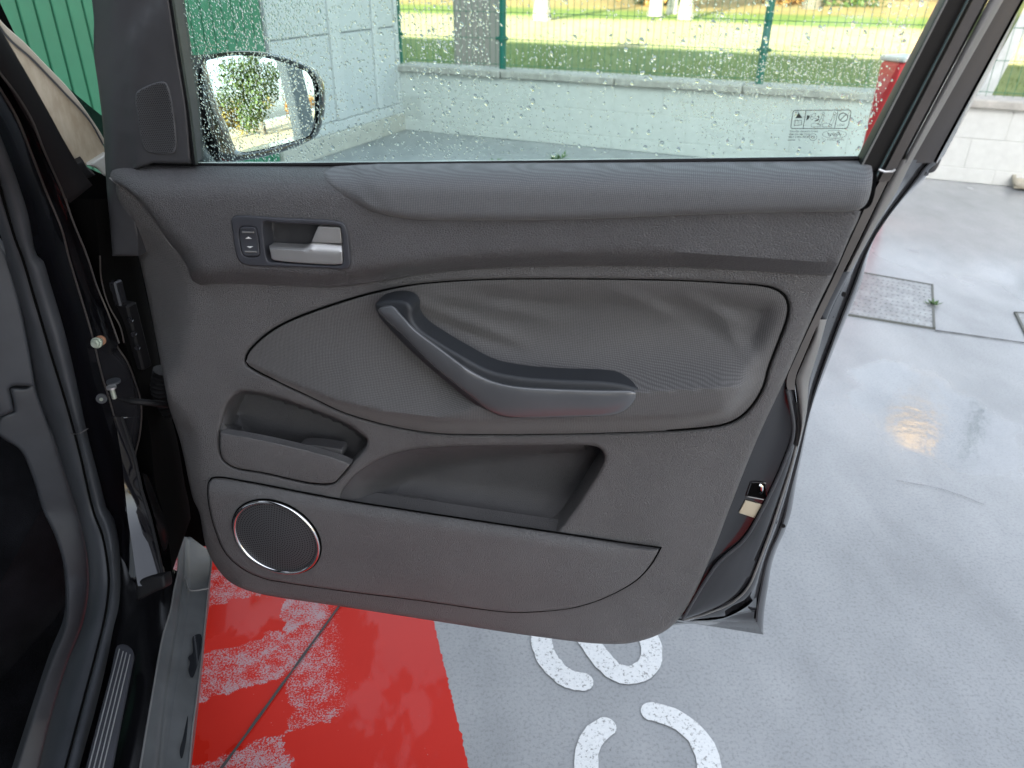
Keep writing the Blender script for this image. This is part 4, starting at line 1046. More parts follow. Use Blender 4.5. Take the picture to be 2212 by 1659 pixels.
ink_text('SAINT-GOBAIN SEKURIT', 1070, 545, 668, 30, 0, .006); ink_text('DOT 249 AS2 M84', 920, 535, 722, 32, 0, .006); ink_text('43R-001100', 902, 525, 774, 40, 0, .006); ink_text('9', 740, 712, 826, 32)
ink_line(ell(978, 757, 68, 64), 6, True); ink_text('E1', 1015, 940, 780, 50)
for i in range(7): ink_line([(515 + i * 20, 812), (527 + i * 20, 812)], 9)
P = D(np.array(IV), GO + .0006); mesh_obj('glass_print', P, IF, MT['ink'], door, smooth=False)

# rear edge of the door: window frame above the belt, shut face below
def by_y(pts, ys):
    P = np.array(sorted(pts, key=lambda q: q[1]), float); xs = np.interp(ys, P[:, 1], P[:, 0]); k = ys < P[0, 1]; xs[k] = P[0, 0] + (P[1, 0] - P[0, 0]) / (P[1, 1] - P[0, 1]) * (ys[k] - P[0, 1]); return np.stack([xs, ys], 1)
ys = np.linspace(-400, 392, 46)
f0 = [(2074, -95), (2027, 0), (1850, 343), (1825, 392)]; f1 = [(2085, -95), (2041, 0), (1862, 350), (1840, 392)]; f2 = [(2143, -95), (2093, 0), (1910, 353), (1890, 392)]; f3 = [(2154, -95), (2102, 0), (1918, 356), (1898, 392)]; f4 = [(2180, -95), (2128, 0), (1935, 366), (1920, 392)]
f5 = [(2188, -95), (2136, 0), (1944, 362), (1928, 392)]; f6 = [(2220, -95), (2168, 0), (1972, 345), (1948, 392)]; f7 = [(2256, -95), (2205, 0), (2025, 332), (1995, 392)]; f8 = [(2262, -95), (2212, 0), (2031, 334), (2002, 392)]; f9 = [(2285, -95), (2222, 0), (2040, 335), (2015, 370), (2003, 392)]
ln = lambda p, o, yy_=ys: D(by_y(p, yy_), o)
loft('frame_channel', [ln(f0, -.033), ln(f1, -.008), ln(f2, -.010), ln(f3, -.018)], door, MT['channel'], .004)
tube('channel_highlight', ln([(x + 4, y) for x, y in f1], -.006), .0011, door, MT['rubber'], 6)  # this pale line and the teal one paint glossy highlights in the channel
tube('channel_teal_highlight', ln([(x - 3, y) for x, y in f2], -.008), .0011, door, MT['tealline'], 6)
loft('frame_trim_strip', [ln(f3, -.012), ln(f4, -.010)], door, MT['browngrey'], .004)
loft('frame_edge', [ln(f4, -.012), ln(f5, -.024)], door, MT['paint2'], .004)
ys2 = np.linspace(-400, 352, 42)
loft('frame_seal', [ln(f5, -.018, ys2), ln(f6, -.022, ys2)], door, MT['rubber'], .006, sub=5, bulge=.006)
loft('frame_cover', [ln(f6, -.040, ys2), ln(f7, -.050, ys2)], door, MT['cover'], .006)
loft('frame_gap', [ln(f7, -.060, ys2), ln(f8, -.060, ys2)], door, MT['hole'], .004)
loft('frame_outer', [ln(f8, -.052, ys2), ln(f9, -.068, ys2)], door, MT['paint2'], .012)

prm = np.linspace(0, 1, 90)
def line(pts, off, y0=None, y1=None):
    P = np.array(pts, float); P = P[np.argsort(P[:, 1], kind='stable')]
    a, b_ = (P[0, 1] if y0 is None else y0), (P[-1, 1] if y1 is None else y1); yv = a + (b_ - a) * prm
    xs = np.interp(yv, P[:, 1], P[:, 0]); k = np.ones(7) / 7; xp = np.r_[[xs[0]] * 3, xs, [xs[-1]] * 3]; xs = np.convolve(xp + 0, k, 'valid') if True else xs
    xs[:2] = np.interp(yv[:2], P[:, 1], P[:, 0]); xs[-2:] = np.interp(yv[-2:], P[:, 1], P[:, 0])
    return D(np.stack([xs, yv], 1), off)
T_ = [(1868, 345), (1866, 420), (1844, 460), (1806, 553), (1785, 598), (1759, 650), (1681, 825), (1623, 950), (1560, 1106), (1528, 1190), (1470, 1315), (1455, 1335)]
A_ = [(1925, 345), (1912, 371), (1869, 448), (1830, 533), (1801, 600), (1741, 723), (1697, 820), (1701, 842), (1711, 889), (1716, 926), (1709, 963), (1699, 987), (1682, 1029), (1660, 1075), (1634, 1125), (1611, 1164), (1583, 1190), (1555, 1209), (1520, 1260), (1475, 1337)]
B_ = [(1942, 345), (1928, 371), (1893, 441), (1851, 528), (1807, 617), (1758, 719), (1716, 818), (1722, 870), (1727, 920), (1722, 953), (1712, 1000), (1690, 1070), (1665, 1147), (1642, 1209), (1620, 1266), (1592, 1297), (1555, 1319), (1478, 1339)]
C_ = [(1972, 345), (1939, 413), (1890, 493), (1865, 539), (1838, 587), (1800, 660), (1787, 690), (1768, 760), (1748, 825), (1745, 880), (1737, 925), (1726, 965), (1697, 1075), (1673, 1147), (1649, 1209), (1633, 1271), (1612, 1310), (1560, 1335), (1478, 1342)]
D_ = [(2012, 345), (1950, 425), (1906, 480), (1871, 540), (1858, 580), (1842, 625), (1812, 700), (1766, 825), (1742, 905), (1724, 990), (1701, 1075), (1692, 1133), (1655, 1204), (1645, 1271), (1638, 1285), (1633, 1344)]
E_ = [(2034, 345), (2020, 371), (2006, 376), (1949, 433), (1912, 477), (1885, 517), (1877, 537), (1872, 573), (1860, 613), (1843, 655), (1808, 738), (1774, 825), (1754, 875), (1734, 976), (1721, 1035), (1707, 1125), (1668, 1204), (1657, 1285), (1648, 1325), (1649, 1371)]
loft('shut_face', [line(T_, -.018), line(A_, -.020)], door, MT['paint2'], .004, sub=4, bulge=-.004)
ja = [q for q in A_ if q[1] <= 842]; jb = [q for q in B_ if q[1] <= 842] + [(1718, 842)]
loft('edge_strip', [line(ja, -.012), line(jb, -.013)], door, MT['browngrey'], .005)
loft('shut_face_ridge', [line([q for q in A_ if q[1] >= 820], -.018), line([q for q in B_ if q[1] >= 818], -.030)], door, MT['paint2'], .004, sub=4, bulge=.006)
tube('seal_ridge', line([q for q in A_ if q[1] >= 842], -.016), .0024, door, MT['rubberdk'], 8)
tube('hem_highlight', line([q for q in B_ if q[1] >= 842], -.026), .0016, door, MT['rubber'], 6)  # light grey line painted in as the highlight along the hem
loft('shut_face_step', [line(B_, -.026), line(C_, -.034)], door, MT['paint2'], .004, sub=3, bulge=.002)
for y0, y1 in ((345, 588), (690, 965)):
    rb_ = [q for q in B_ if y0 - 60 < q[1] < y1 + 60]; rc_ = [q for q in C_ if y0 - 60 < q[1] < y1 + 60]
    s_ = 3
    loft('edge_seal', [line([(x + s_, y) for x, y in rb_], -.018, y0, y1), line([(x - 1, y) for x, y in rc_], -.022, y0, y1 - 2)], door, MT['rubber'], .010, sub=6, bulge=.006)
loft('shut_face_rear', [line(C_, -.036), line(D_, -.056)], door, MT['paint2'], .004, sub=4, bulge=-.002)
loft('skin_hem', [line(D_, -.054), line(E_, -.070)], door, MT['paint2'], .012, sub=3, bulge=.003)
loft('skin_lip', [line([(x - 1, y) for x, y in D_], -.052), line([(x + 3, y) for x, y in D_], -.051)], door, MT['rubberdk'], .003)
# lower corner of the outer skin, outer skin itself
loft('skin_bottom', [D(open_spline([(1440, 1334), (1478, 1340), (1560, 1336), (1612, 1311), (1634, 1290)], 30), -.034), D(open_spline([(1440, 1336), (1500, 1341), (1570, 1346), (1633, 1346)], 30), -.075)], door, MT['paint'], .004, sub=3)
loft('skin_bottom_hem', [D([(1440, 1335), (1633, 1344)], -.068), D([(1440, 1338), (1649, 1371)], -.080)], door, MT['paint2'], .012)
panel('outer_skin', [(330, 372, 1), (330, 560), (380, 832), (440, 1090), (490, 1215), (560, 1262), (900, 1318), (1300, 1372), (1500, 1347), (1640, 1366, 1), (1640, 1290), (1655, 1204), (1695, 1125), (1722, 976), (1762, 825), (1830, 655), (1862, 537), (1940, 425), (2004, 370, 1)], DF, -.085, door, MT['paint'], .045, .01, .05)
# small fittings on the shut face
for q in ((1822, 635), (1795, 682), (1773, 738), (1693, 1066), (1692, 1135), (1654, 1101), (1640, 1129), (1589, 1195), (1613, 1219)):
    c = D([q], -.046)[0] if q[0] > 1640 else D([q], -.030)[0]
    tube('plug', [c, c + DN * .002], .0030, door, MT['velvet'], 10)
panel('latch_opening', [(1624, 1044, 1), (1652, 1046, 1), (1657, 1078, 1), (1614, 1069, 1)], DF, -.0205, door, MT['hole'], .01, .001, .01, step=4)
tube('latch_rim', D(closed_spline([(1622, 1042, 1), (1653, 1043, 1), (1659, 1081, 1), (1612, 1072, 1)], 4), -.0205), .0010, door, MT['paint2'], 6, True)
tube('latch_claw', D([(1640, 1046), (1646, 1050), (1646, 1062), (1641, 1066)], -.019), .0022, door, MT['chrome'], 6)
panel('paint_label', [(1610, 1081, 1), (1646, 1090, 1), (1630, 1119, 1), (1596, 1108, 1)], DF, -.0195, door, MT['sticker'], .001, .0008, .01, step=4)
# end pieces of the belt moulding at the rear of the door
panel('belt_moulding_end', [(1988, 346, 1), (2032, 346, 1), (2028, 357), (2018, 371), (2004, 374), (1978, 372, 1)], DF, -.064, door, MT['smooth'], .02, .003, .008)
tube('belt_moulding_lip', D([(1992, 348), (2004, 348), (2020, 349)], -.060), .0009, door, MT['rubberdk'], 6)
tube('frame_foot_bracket', D([(1898, 366), (1912, 371), (1928, 370), (1934, 366)], -.006), .0014, door, MT['silver'], 8)
tube('inner_rib', D(open_spline([(1935, 415), (1952, 392), (1975, 380), (2005, 376)], 14), -.062), .0016, door, MT['rubberdk'], 6)

# ---- exterior mirror seen through the glass
mirror = empty('door_mirror', dloc, DA, car)
c_ = -C0 + at_y([(565, 215)], 1.19)[0]; MP = C0 + c_; tocam = -c_ / np.linalg.norm(c_)
rf = np.array([.998, .05, .035]); rf /= np.linalg.norm(rf); MN = rf + tocam; MN /= np.linalg.norm(MN)
MX = np.cross(Z3, MN); MX /= np.linalg.norm(MX); MY = np.cross(MN, MX); MF = Frame(MP, MX, MY, MN)
mg = [(447, 133), (464, 127), (497, 121), (547, 121), (589, 128), (622, 138), (656, 151), (674, 162), (684, 182), (687, 220), (684, 261), (671, 291), (647, 301), (597, 315), (547, 326), (524, 328), (512, 322), (491, 270), (472, 228), (456, 173)]
mh = [(432, 124), (464, 114), (497, 110), (547, 110), (606, 118), (647, 131), (684, 153), (699, 180), (703, 220), (697, 262), (684, 294), (631, 321), (581, 336), (531, 346), (490, 350), (468, 342), (452, 303), (438, 253), (428, 190)]
panel('mirror_housing', mh, MF, .0, mirror, MT['paint2'], .06, .012, .012, None, [mg], .03)
panel('mirror_bezel', [(x * 1.0, y) for x, y in mh], MF, -.022, mirror, MT['smooth'], .03, .0, .03)
def conv(px, py, d):
    return 0
cvr = 1.9
gl_ = closed_spline(mg, 6); Pm = MF.un(gl_, -.006); cen = Pm.mean(0)
V = [cen]; Fc = []; n = len(Pm); K = 14
for i in range(1, K + 1):
    for p in Pm: 
        q = cen + (p - cen) * i / K; V.append(q)
V = [v - MN * (np.linalg.norm((v - cen) - MN * ((v - cen) @ MN)) ** 2 / (2 * cvr)) for v in V]
for s in range(n): Fc.append((0, 1 + s, 1 + (s + 1) % n))
for i in range(K - 1):
    for s in range(n): a = 1 + i * n; Fc.append((a + s, a + n + s, a + n + (s + 1) % n, a + (s + 1) % n))
MT['mirrorglass'] = plain('mirror_silver', (.86, .88, .88), 0.0, metal=1)
mmn, mmb = MT['mirrorglass'].node_tree, MT['mirrorglass'].node_tree.nodes['Principled BSDF']; mmb.inputs['Roughness'].default_value = 0
o = mesh_obj('mirror_glass', V, Fc, MT['mirrorglass'], mirror)
bm = bmesh.new(); bm.from_mesh(o.data); bmesh.ops.recalc_face_normals(bm, faces=bm.faces); bm.to_mesh(o.data); bm.free()
# mirror arm between housing and door
yv = np.linspace(0, 1, 16)
La = at_y(open_spline([(405, 120), (398, 200), (412, 290), (425, 352)], 16), 1.09); Lb = at_y(open_spline([(445, 118), (440, 200), (458, 290), (480, 352)], 16), 1.14)
loft('mirror_arm', [La, Lb], mirror, MT['smooth'], .05, sub=4, bulge=.008)
La = at_y(open_spline([(421, 300), (424, 330), (430, 354)], 12), 1.085); Lb = at_y(open_spline([(436, 302), (452, 330), (470, 354)], 12), 1.10)
loft('mirror_foot', [La, Lb], mirror, MT['sillgrey'], .03, sub=3, bulge=.004)
# ================================================================== THE CAR: BODY SIDE ON THE LEFT
body = empty('body_side', (0, 0, 0), 0, car)
sill = empty('sill', (0, 0, 0), 0, car)
interior = empty('interior_trim', (0, 0, 0), 0, car)
NL = 60
def L3(pts, n=NL):
    """polyline given as (px, py, depth y) or (px, py, ('z', height))"""
    Q = []
    for p in pts:
        Q.append(at_z([p[:2]], p[2][1])[0] if isinstance(p[2], tuple) else at_y([p[:2]], p[2])[0])
    return resample(catmull(np.array(Q), 10), n=n)
dep = lambda y, b=0: float(np.interp(y, [-50, 60, 300, 430, 600, 850, 1100, 1250, 1420, 1659, 1760], [.70, .76, .90, .98, 1.02, 1.02, 1.0, .93, .80, .62, .55]) + b)
def LY(pts, b=0, n=NL): return L3([(x, y, dep(y, b)) for x, y in pts], n)
l_pil_r = [(-50, -35), (0, 60), (34, 118), (67, 175), (101, 235), (134, 296), (161, 343), (172, 362), (200, 400)]
l_pil_l = [(-110, -20), (0, 156), (50, 242), (84, 302), (118, 380), (150, 440)]
l_hi1 = [(-110, -10), (0, 158), (34, 202), (67, 256), (94, 323), (141, 430), (155, 471), (188, 553), (210, 620), (235, 680), (257, 741)]
l_lip2 = [(-110, 20), (0, 192), (34, 249), (67, 329), (101, 417), (134, 497), (148, 553), (171, 630), (198, 720), (222, 818), (238, 868), (246, 899), (258, 940), (288, 1023), (301, 1106), (305, 1190), (312, 1260)]
l_seal_r = [(-110, 120), (-40, 210), (0, 292), (34, 380), (61, 464), (81, 553), (89, 556), (111, 620), (141, 721), (168, 838), (188, 933), (215, 1037), (235, 1106), (240, 1108), (255, 1160), (260, 1240), (257, 1308), (245, 1358), (232, 1425), (208, 1526), (171, 1659), (150, 1740)]
l_seal_m = [(-110, 160), (-60, 250), (-20, 340), (10, 440), (34, 520), (47, 553), (77, 654), (111, 768), (148, 889), (175, 990), (202, 1106), (222, 1160), (233, 1225), (235, 1260), (228, 1324), (208, 1408), (181, 1509), (141, 1659), (120, 1740)]
l_seal_l = [(-110, 230), (-70, 330), (-30, 430), (5, 520), (20, 590), (52, 700), (77, 835), (118, 949), (158, 1077), (168, 1106), (188, 1200), (191, 1274), (178, 1348), (148, 1425), (114, 1536), (84, 1659), (66, 1740)]
l_kick_l = [(-110, 900), (-60, 910), (0, 926), (30, 955), (44, 973), (71, 1033), (94, 1106), (118, 1156), (138, 1224), (144, 1308), (139, 1355), (111, 1425), (67, 1556), (34, 1659), (10, 1740)]
# dark body shell behind everything
mesh_obj('inner_shell', [*at_y([(-260, -120), (-60, -120), (165, 352), (230, 380), (300, 500), (470, 900), (470, 1180), (-260, 1180)], 1.22)], [(0, 1, 2, 3, 4, 5, 6, 7)], MT['hole'], body, smooth=False)
# windscreen pillar
loft('windscreen_pillar', [L3([(x, y, dep(y, .035)) for x, y in l_pil_r], 40), L3([(x, y, dep(y, .0)) for x, y in l_pil_l], 40)], body, MT['velvet'], .01, sub=4, bulge=.006)
# door aperture flanges
fl = [(y, ) for y in ()]
P1 = LY([q for q in l_hi1]); P2 = LY([(x, y) for x, y in l_lip2 if y < 760])
loft('aperture_flange', [P1, LY([(-110, 8), (0, 176), (40, 232), (76, 300), (112, 390), (146, 480), (168, 553), (190, 620), (214, 690), (240, 770)], .03), P2], body, MT['paint'], .004, sub=4, bulge=-.006)
P3 = LY(l_seal_r[:16], .025); P2b = LY(l_lip2, .012)
loft('aperture_channel', [P2b, P3], body, MT['paint'], .004, sub=4, bulge=-.01)
tube('flange_lip', LY(l_lip2, -.004), .0013, body, MT['lip'], 8)
tube('flange_lip', LY(l_hi1, -.004), .0012, body, MT['lip'], 8)
# hinge pillar
l_lip3 = [(178, 553), (206, 630), (235, 700), (257, 741), (268, 755)]
l_hp_r = [(142, 430), (155, 471), (188, 553), (208, 620), (249, 741), (275, 781), (291, 822), (302, 855), (306, 889), (302, 940), (292, 990), (302, 1040), (318, 1106), (340, 1180), (356, 1240)]
l_hp_r2 = [(205, 430), (215, 553), (218, 600), (235, 660), (259, 704), (268, 735), (290, 800), (310, 870), (325, 940), (330, 1000), (338, 1060), (352, 1106), (364, 1170), (372, 1235)]
HPl = LY(l_lip2[4:], .004); HPr = LY(l_hp_r, .045)
loft('hinge_pillar', [HPl, HPr], body, MT['paint2'], .004, sub=8, bulge=-.004)
loft('hinge_pillar_dark_gap', [HPr, LY(l_hp_r2, .02), LY([(290, 430), (300, 553), (330, 700), (360, 860), (385, 960), (400, 1050), (408, 1085), (412, 1120)], .10)], body, MT['hole'], .004, sub=4)  # matte black strip paints the darkness between pillar and door
tube('flange_lip', LY(l_hp_r, .036), .0014, body, MT['lip'], 8)
tube('flange_lip', LY([(216, 553), (219, 604), (235, 660), (259, 704), (268, 740)], .012), .0011, body, MT['lip'], 8)
def bx(name, px, y, hx, hy, hz, mat, ex=None, par=None):
    c = at_y([px], y)[0]; mb = MB(); a = np.array([math.cos(.35), -math.sin(.35), 0]); b_ = np.array([math.sin(.35), math.cos(.35), 0]); mb.box(c, a, b_, Z3, hx, hy, hz, min(hx, hy, hz) * .3); return mb.build(name, mat, par or body)
bx('hinge_plate', (290, 725), 1.06, .012, .01, .055, MT['velvet']); bx('hinge_plate', (252, 632), 1.06, .010, .008, .02, MT['paint2'])
for q in ((283, 690), (290, 720), (298, 750)):
    c = at_y([q], 1.045)[0]; tube('hinge_bolt', [c, c - Y3 * .004], .004, body, MT['paint2'], 8)
# bolt with washer
c = at_y([(218, 735)], dep(735, .0))[0]; dr_ = at_y([(196, 748)], dep(748, -.04))[0] - c; dr_ /= np.linalg.norm(dr_)
tube('washer', [c, c + dr_ * .0025], .0075, body, plain('copper_washer', (.33, .17, .10), .5, var=.2), 16)
bz = empty('striker_bolt', (0, 0, 0), 0, body) if False else None
tube('bolt_shank', [c, c + dr_ * .016], .0042, body, MT['zinc'], 14); tube('bolt_flange', [c + dr_ * .016, c + dr_ * .019], .0080, body, MT['zinc'], 18); tube('bolt_head', [c + dr_ * .019, c + dr_ * .025], .0063, body, MT['zinc'], 6); tube('bolt_tip', [c + dr_ * .025, c + dr_ * .031], .0035, body, MT['zinc'], 12)
# check strap
tube('check_strap', L3([(236, 852, 1.0), (262, 862, 1.0), (290, 867, 1.0), (325, 870, 1.01), (362, 875, 1.04)], 20), [.003] * 6 + [.005] * 14, body, MT['velvet'], 8)
c = at_y([(243, 845)], .985)[0]; tube('strap_pin', [c - Z3 * .012, c + Z3 * .005], .0035, body, MT['zinc'], 12); tube('strap_pin_head', [c + Z3 * .005, c + Z3 * .008], .0070, body, MT['silver'], 16)
c = at_y([(220, 860)], .995)[0]; tube('screw_cap', [c, c + np.array([.3, -.95, .1]) * .003], .0078, body, MT['rubberdk'], 16); tube('screw_head', [c + np.array([.3, -.95, .1]) * .004, c + np.array([.3, -.95, .1]) * .006], .0026, body, MT['zinc'], 8)
c = at_y([(246, 826)], 1.0)[0]; tube('plug', [c, c + Z3 * .003], .010, body, MT['rubberdk'], 14)
tube('pillar_crease', L3([(240, 900, .995), (270, 902, 1.0), (300, 900, 1.02)], 12), .0010, body, MT['paint2'], 6)

# door aperture rubber seal
S1, S2, S3 = LY(l_seal_r, .0, 110), LY(l_seal_m, -.015, 110), LY(l_seal_l, -.005, 110)
loft('aperture_seal', [S1, S2], body, MT['rubberdk'], .012, sub=7, bulge=.014)
loft('aperture_seal_lip', [S2, S3], body, MT['rubberdk'], .010, sub=6, bulge=.010)
tube('seal_groove', LY(l_seal_m, -.020, 110), .0016, body, MT['hole'], 6)
tube('seal_joint', L3([(153, 937, .985), (172, 936, .968), (190, 926, .985)], 10), .0008, body, MT['browngrey'], 6)

# interior: side kick trim, end of dashboard, carpet
K0 = LY(l_seal_l[5:], .0, 80); K1 = LY([(-80, 800), (-30, 812), (15, 818), (28, 850), (40, 900)] + l_kick_l[4:], .05, 80)
l_kick_top = [(77, 838), (40, 838), (24, 838)]
panel_k = [(72, 808, 1), (78, 838), (96, 890), (118, 949), (158, 1077), (168, 1106), (188, 1200), (191, 1274), (178, 1348), (148, 1425), (114, 1536), (84, 1659), (60, 1750, 1), (5, 1750, 1), (34, 1659), (67, 1556), (111, 1425), (139, 1355), (144, 1308), (138, 1224), (118, 1156), (94, 1106), (71, 1033), (44, 973), (10, 950), (-10, 935, 1), (0, 902), (31, 889, 1), (23, 850), (20, 842), (25, 837, 1), (60, 836)]
KO = at_y([(100, 950)], 1.0)[0]; kn = np.array([.55, -.835, 0]); kx = np.array([.835, .55, 0]); KF = Frame(KO, kx, Z3, kn)
def kick_disp(px, py, d): return np.interp(py, [830, 950, 1106, 1250, 1400, 1560, 1750], [0, 0, .0, .03, .09, .16, .22])
panel('kick_panel', panel_k, KF, -.01, interior, MT['intgrey'], .02, .006, .02, kick_disp)
dash = [(-60, 470, 1), (10, 540), (40, 640), (60, 740), (76, 835, 1), (24, 835), (19, 842), (22, 852), (30, 888, 1), (0, 900), (-60, 910, 1)]
panel('dashboard_end', dash, KF, .004, interior, MT['intgrey'], .04, .006, .02, None)
V = []; Fc = []
for i in range(9000):
    px = rng.uniform(-20, 150); py = rng.uniform(1010, 1680); b0 = at_y([(px, py)], float(np.interp(py, [1000, 1250, 1680], [1.15, 1.12, .80])))[0]; a = rng.normal(0, 1, 3); a[2] = abs(a[2]); a /= np.linalg.norm(a); s = np.cross(a, rng.normal(0, 1, 3)); s /= np.linalg.norm(s)
    k = len(V); l = .006; V += [b0 - s * .0007, b0 + s * .0007, b0 + a * l]; Fc.append((k, k + 1, k + 2))
o = mesh_obj('carpet_pile', V, Fc, MT['carpet'], interior, smooth=False); o['kind'] = 'stuff'
mesh_obj('carpet', [*at_y([(-300, 900), (200, 900)], 1.16), *at_y([(200, 1250)], 1.13), *at_y([(160, 1800), (-300, 1800)], .74)], [(0, 1, 2, 3, 4)], MT['carpet'], interior, smooth=False)

# sill: painted step, tread strip, outer moulding
zs = lambda pts, z: [(x, y, ('z', z)) for x, y in pts]
s_out_l = [(385, 1235), (377, 1274), (369, 1320), (353, 1375), (329, 1509), (304, 1659), (288, 1760)]
s_in = [(222, 1150), (226, 1240), (223, 1308), (212, 1358), (200, 1425), (178, 1526), (141, 1659), (118, 1760)]
a_ = L3([(x, y, dep(y, .02)) for x, y in s_in], 50); c2_ = L3(zs(s_out_l, .40), 50)
mid = (a_ + c2_) / 2
loft('sill_step', [a_, mid, c2_], sill, MT['sillblack'], .006, sub=5, bulge=.004)
# foot of the hinge pillar: a curved painted panel that turns from facing outwards to facing up
py_ = np.linspace(900, 1266, 40); xl_ = np.interp(py_, [900, 985, 1060, 1118, 1190, 1250, 1266], [247, 262, 270, 276, 287, 295, 298]); xr_ = np.interp(py_, [900, 985, 1060, 1118, 1190, 1250, 1266], [262, 290, 306, 324, 341, 352, 354])
nn_ = np.stack([np.interp(py_, [900, 985, 1050, 1085, 1125, 1160, 1270], c) for c in ([.86, .86, .85, .79, .70, .56, .50], [-.42, -.42, -.43, -.46, -.455, -.42, -.40], [.27, .28, .29, .38, .53, .71, .76])], 1); nn_ /= np.linalg.norm(nn_, axis=1)[:, None]
tc = None; rows = []
for i_ in range(40):
    xm = (xl_[i_] + xr_[i_]) / 2; d1 = rays([(xm, py_[i_])])[0]
    tc = .985 / d1[1] if tc is None else tc * (dprev @ nn_[i_]) / (d1 @ nn_[i_])
    dprev = d1; row = []
    for k_ in np.linspace(0, 1, 12):
        q_ = rays([(xl_[i_] * (1 - k_) + xr_[i_] * k_, py_[i_])])[0]; nl = nn_[i_] + np.array([.10, 0, .0]) * (k_ - .5); row.append(C0 + q_ * (tc * (d1 @ nl) / (q_ @ nl)))
    rows.append(row)
rows = np.array(rows)
loft('pillar_foot', [rows[:, k_] for k_ in range(12)], sill, MT['paint'], .006)
tube('flange_lip', rows[:, -1], .0026, sill, MT['velvet'], 8)
bt = rows[-1]
panel('sill_end_flap', [(294, 1256, 1), (318, 1246), (356, 1240, 1), (358, 1268), (340, 1276), (312, 1290), (298, 1296)], Frame(bt.mean(0), X3, np.array([0, .5, .866]), np.array([0, -.866, .5])), .006, sill, MT['velvet'], .02, .006, .01)
tri = rows[14:33, -1] + Y3 * .012
loft('pillar_foot_outer', [tri, LY([(330, 1030), (345, 1080), (366, 1150), (366, 1190), (352, 1225)], .03, 19)], sill, MT['paint'], .006, sub=4)
m1 = s_out_l; m2 = [(398, 1240), (391, 1290), (383, 1350), (362, 1480), (342, 1659), (328, 1760)]; m3 = [(412, 1160), (412, 1262), (400, 1360), (378, 1500), (356, 1659), (344, 1760)]; m4 = [(452, 1190), (457, 1212), (450, 1271), (440, 1375), (427, 1492), (416, 1577), (408, 1659), (396, 1760)]
M1 = L3(zs([(384, 1150)] + m1, .405), 60); M2 = L3(zs([(400, 1160)] + m2, .385), 60); M3 = L3(zs(m3, .375), 60); M4 = L3(zs(m4, .355), 60)
loft('sill_moulding', [M1, M2], sill, MT['sillgrey'], .004, sub=3, bulge=.004)
loft('sill_moulding_ledge', [M2, M3], sill, MT['sillgrey'], .004, sub=3, bulge=-.003)
loft('sill_moulding_outer', [M3, M4, M4 - Z3 * .09 + np.array([-.02, 0, 0])], sill, MT['sillgrey'], .004)
tube('sill_edge_lip', M4 + Z3 * .001, .0013, sill, MT['rubber'], 6); tube('sill_edge_lip', M1 + Z3 * .0025, .0014, sill, MT['rubber'], 6)
tube('moulding_step', L3(zs([(383, 1243), (390, 1250), (399, 1250), (411, 1275), (451, 1271)], .385), 30), .0014, sill, MT['rubber'], 6)
panel_tr = [(253, 1396), (262, 1392), (272, 1393), (282, 1399), (288, 1410), (282, 1445), (262, 1545), (236, 1680), (222, 1750, 1), (165, 1750, 1), (180, 1680), (215, 1545), (240, 1450), (248, 1412)]
TF = Frame(at_z([(230, 1550)], .432)[0], np.array([.97, .26, 0]), np.array([-.26, .966, 0]), np.array([0, 0, 1.0]))
tr_ = panel('tread_strip', panel_tr, TF, .002, sill, MT['bezel'], .006, .001, .02)
for (x0, y0), (x1, y1) in (((258, 1402), (184, 1690)), ((266, 1407), (195, 1690)), ((273, 1410), (206, 1690)), ((281, 1414), (215, 1690))):
    tube('tread_line', at_z(np.linspace((x0, y0), (x1, y1), 8), .4350), .0009, sill, MT['silver'], 6)
wetp = plain('water_film', (.02, .022, .025), .06, spec=.6)
for pts in ([(395, 1375), (412, 1370), (404, 1440), (392, 1465), (385, 1450), (388, 1430), (384, 1420), (394, 1410)], [(374, 1590), (384, 1545), (380, 1600), (370, 1640), (366, 1625)]):
    c = closed_spline([(x + 22, y) for x, y in pts], 5); P = at_z(c, .3755)
    f3 = Frame(P.mean(0), X3, Y3, Z3)
    mesh_obj('water_patch', at_z(c, .370), [tuple(range(len(c)))[::-1]], wetp, sill, smooth=False)

# windscreen, scuttle, bonnet beyond the pillar
wsm, n_, b_ = new_mat('windscreen_painted_beige_reflection'); Nn = NB(n_); cc = Nn.coords(); dn = Nn.noise(Nn.mapping(cc, (9, 9, 2.2), (0, R_(20), 0)), 12, 4, .6)  # beige base colour paints the sunlit reflection on the glass
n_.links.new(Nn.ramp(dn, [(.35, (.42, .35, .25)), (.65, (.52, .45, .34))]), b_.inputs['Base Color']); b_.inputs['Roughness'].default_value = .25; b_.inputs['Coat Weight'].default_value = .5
wz = [(-60, -60, 1), (11, 74), (69, 128), (137, 199), (195, 263), (223, 314), (233, 345, 1), (190, 356, 1), (150, 372, 1), (80, 250), (-60, -20, 1)]
WF = Frame(at_y([(150, 250)], 1.10)[0], np.array([.80, .60, 0]), np.array([-.25, -.33, .91]), np.cross(np.array([.80, .60, 0]), np.array([-.25, -.33, .91])))
if WF.N @ (C0 - WF.O) < 0: WF.N = -WF.N
WF.N /= np.linalg.norm(WF.N); WF.Y = np.cross(WF.N, WF.X)
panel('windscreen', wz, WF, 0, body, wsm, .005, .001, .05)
panel('windscreen_edge', [(-60, -80, 1), (0, 42), (55, 94), (103, 144), (149, 192), (190, 246), (223, 297), (232, 318, 1), (222, 309), (195, 260), (137, 196), (69, 125), (11, 71), (-60, -62, 1)], WF, .002, body, plain('pale_roof_edge', (.42, .38, .31), .4, var=.1), .006, .001, .05)
panel('windscreen_moulding', [(-60, -62, 1), (11, 71), (69, 125), (137, 196), (195, 260), (223, 310), (226, 318, 1), (222, 313), (194, 264), (135, 199), (66, 128), (8, 74), (-60, -56, 1)], WF, .004, body, MT['rubberdk'], .006, .0, .05)
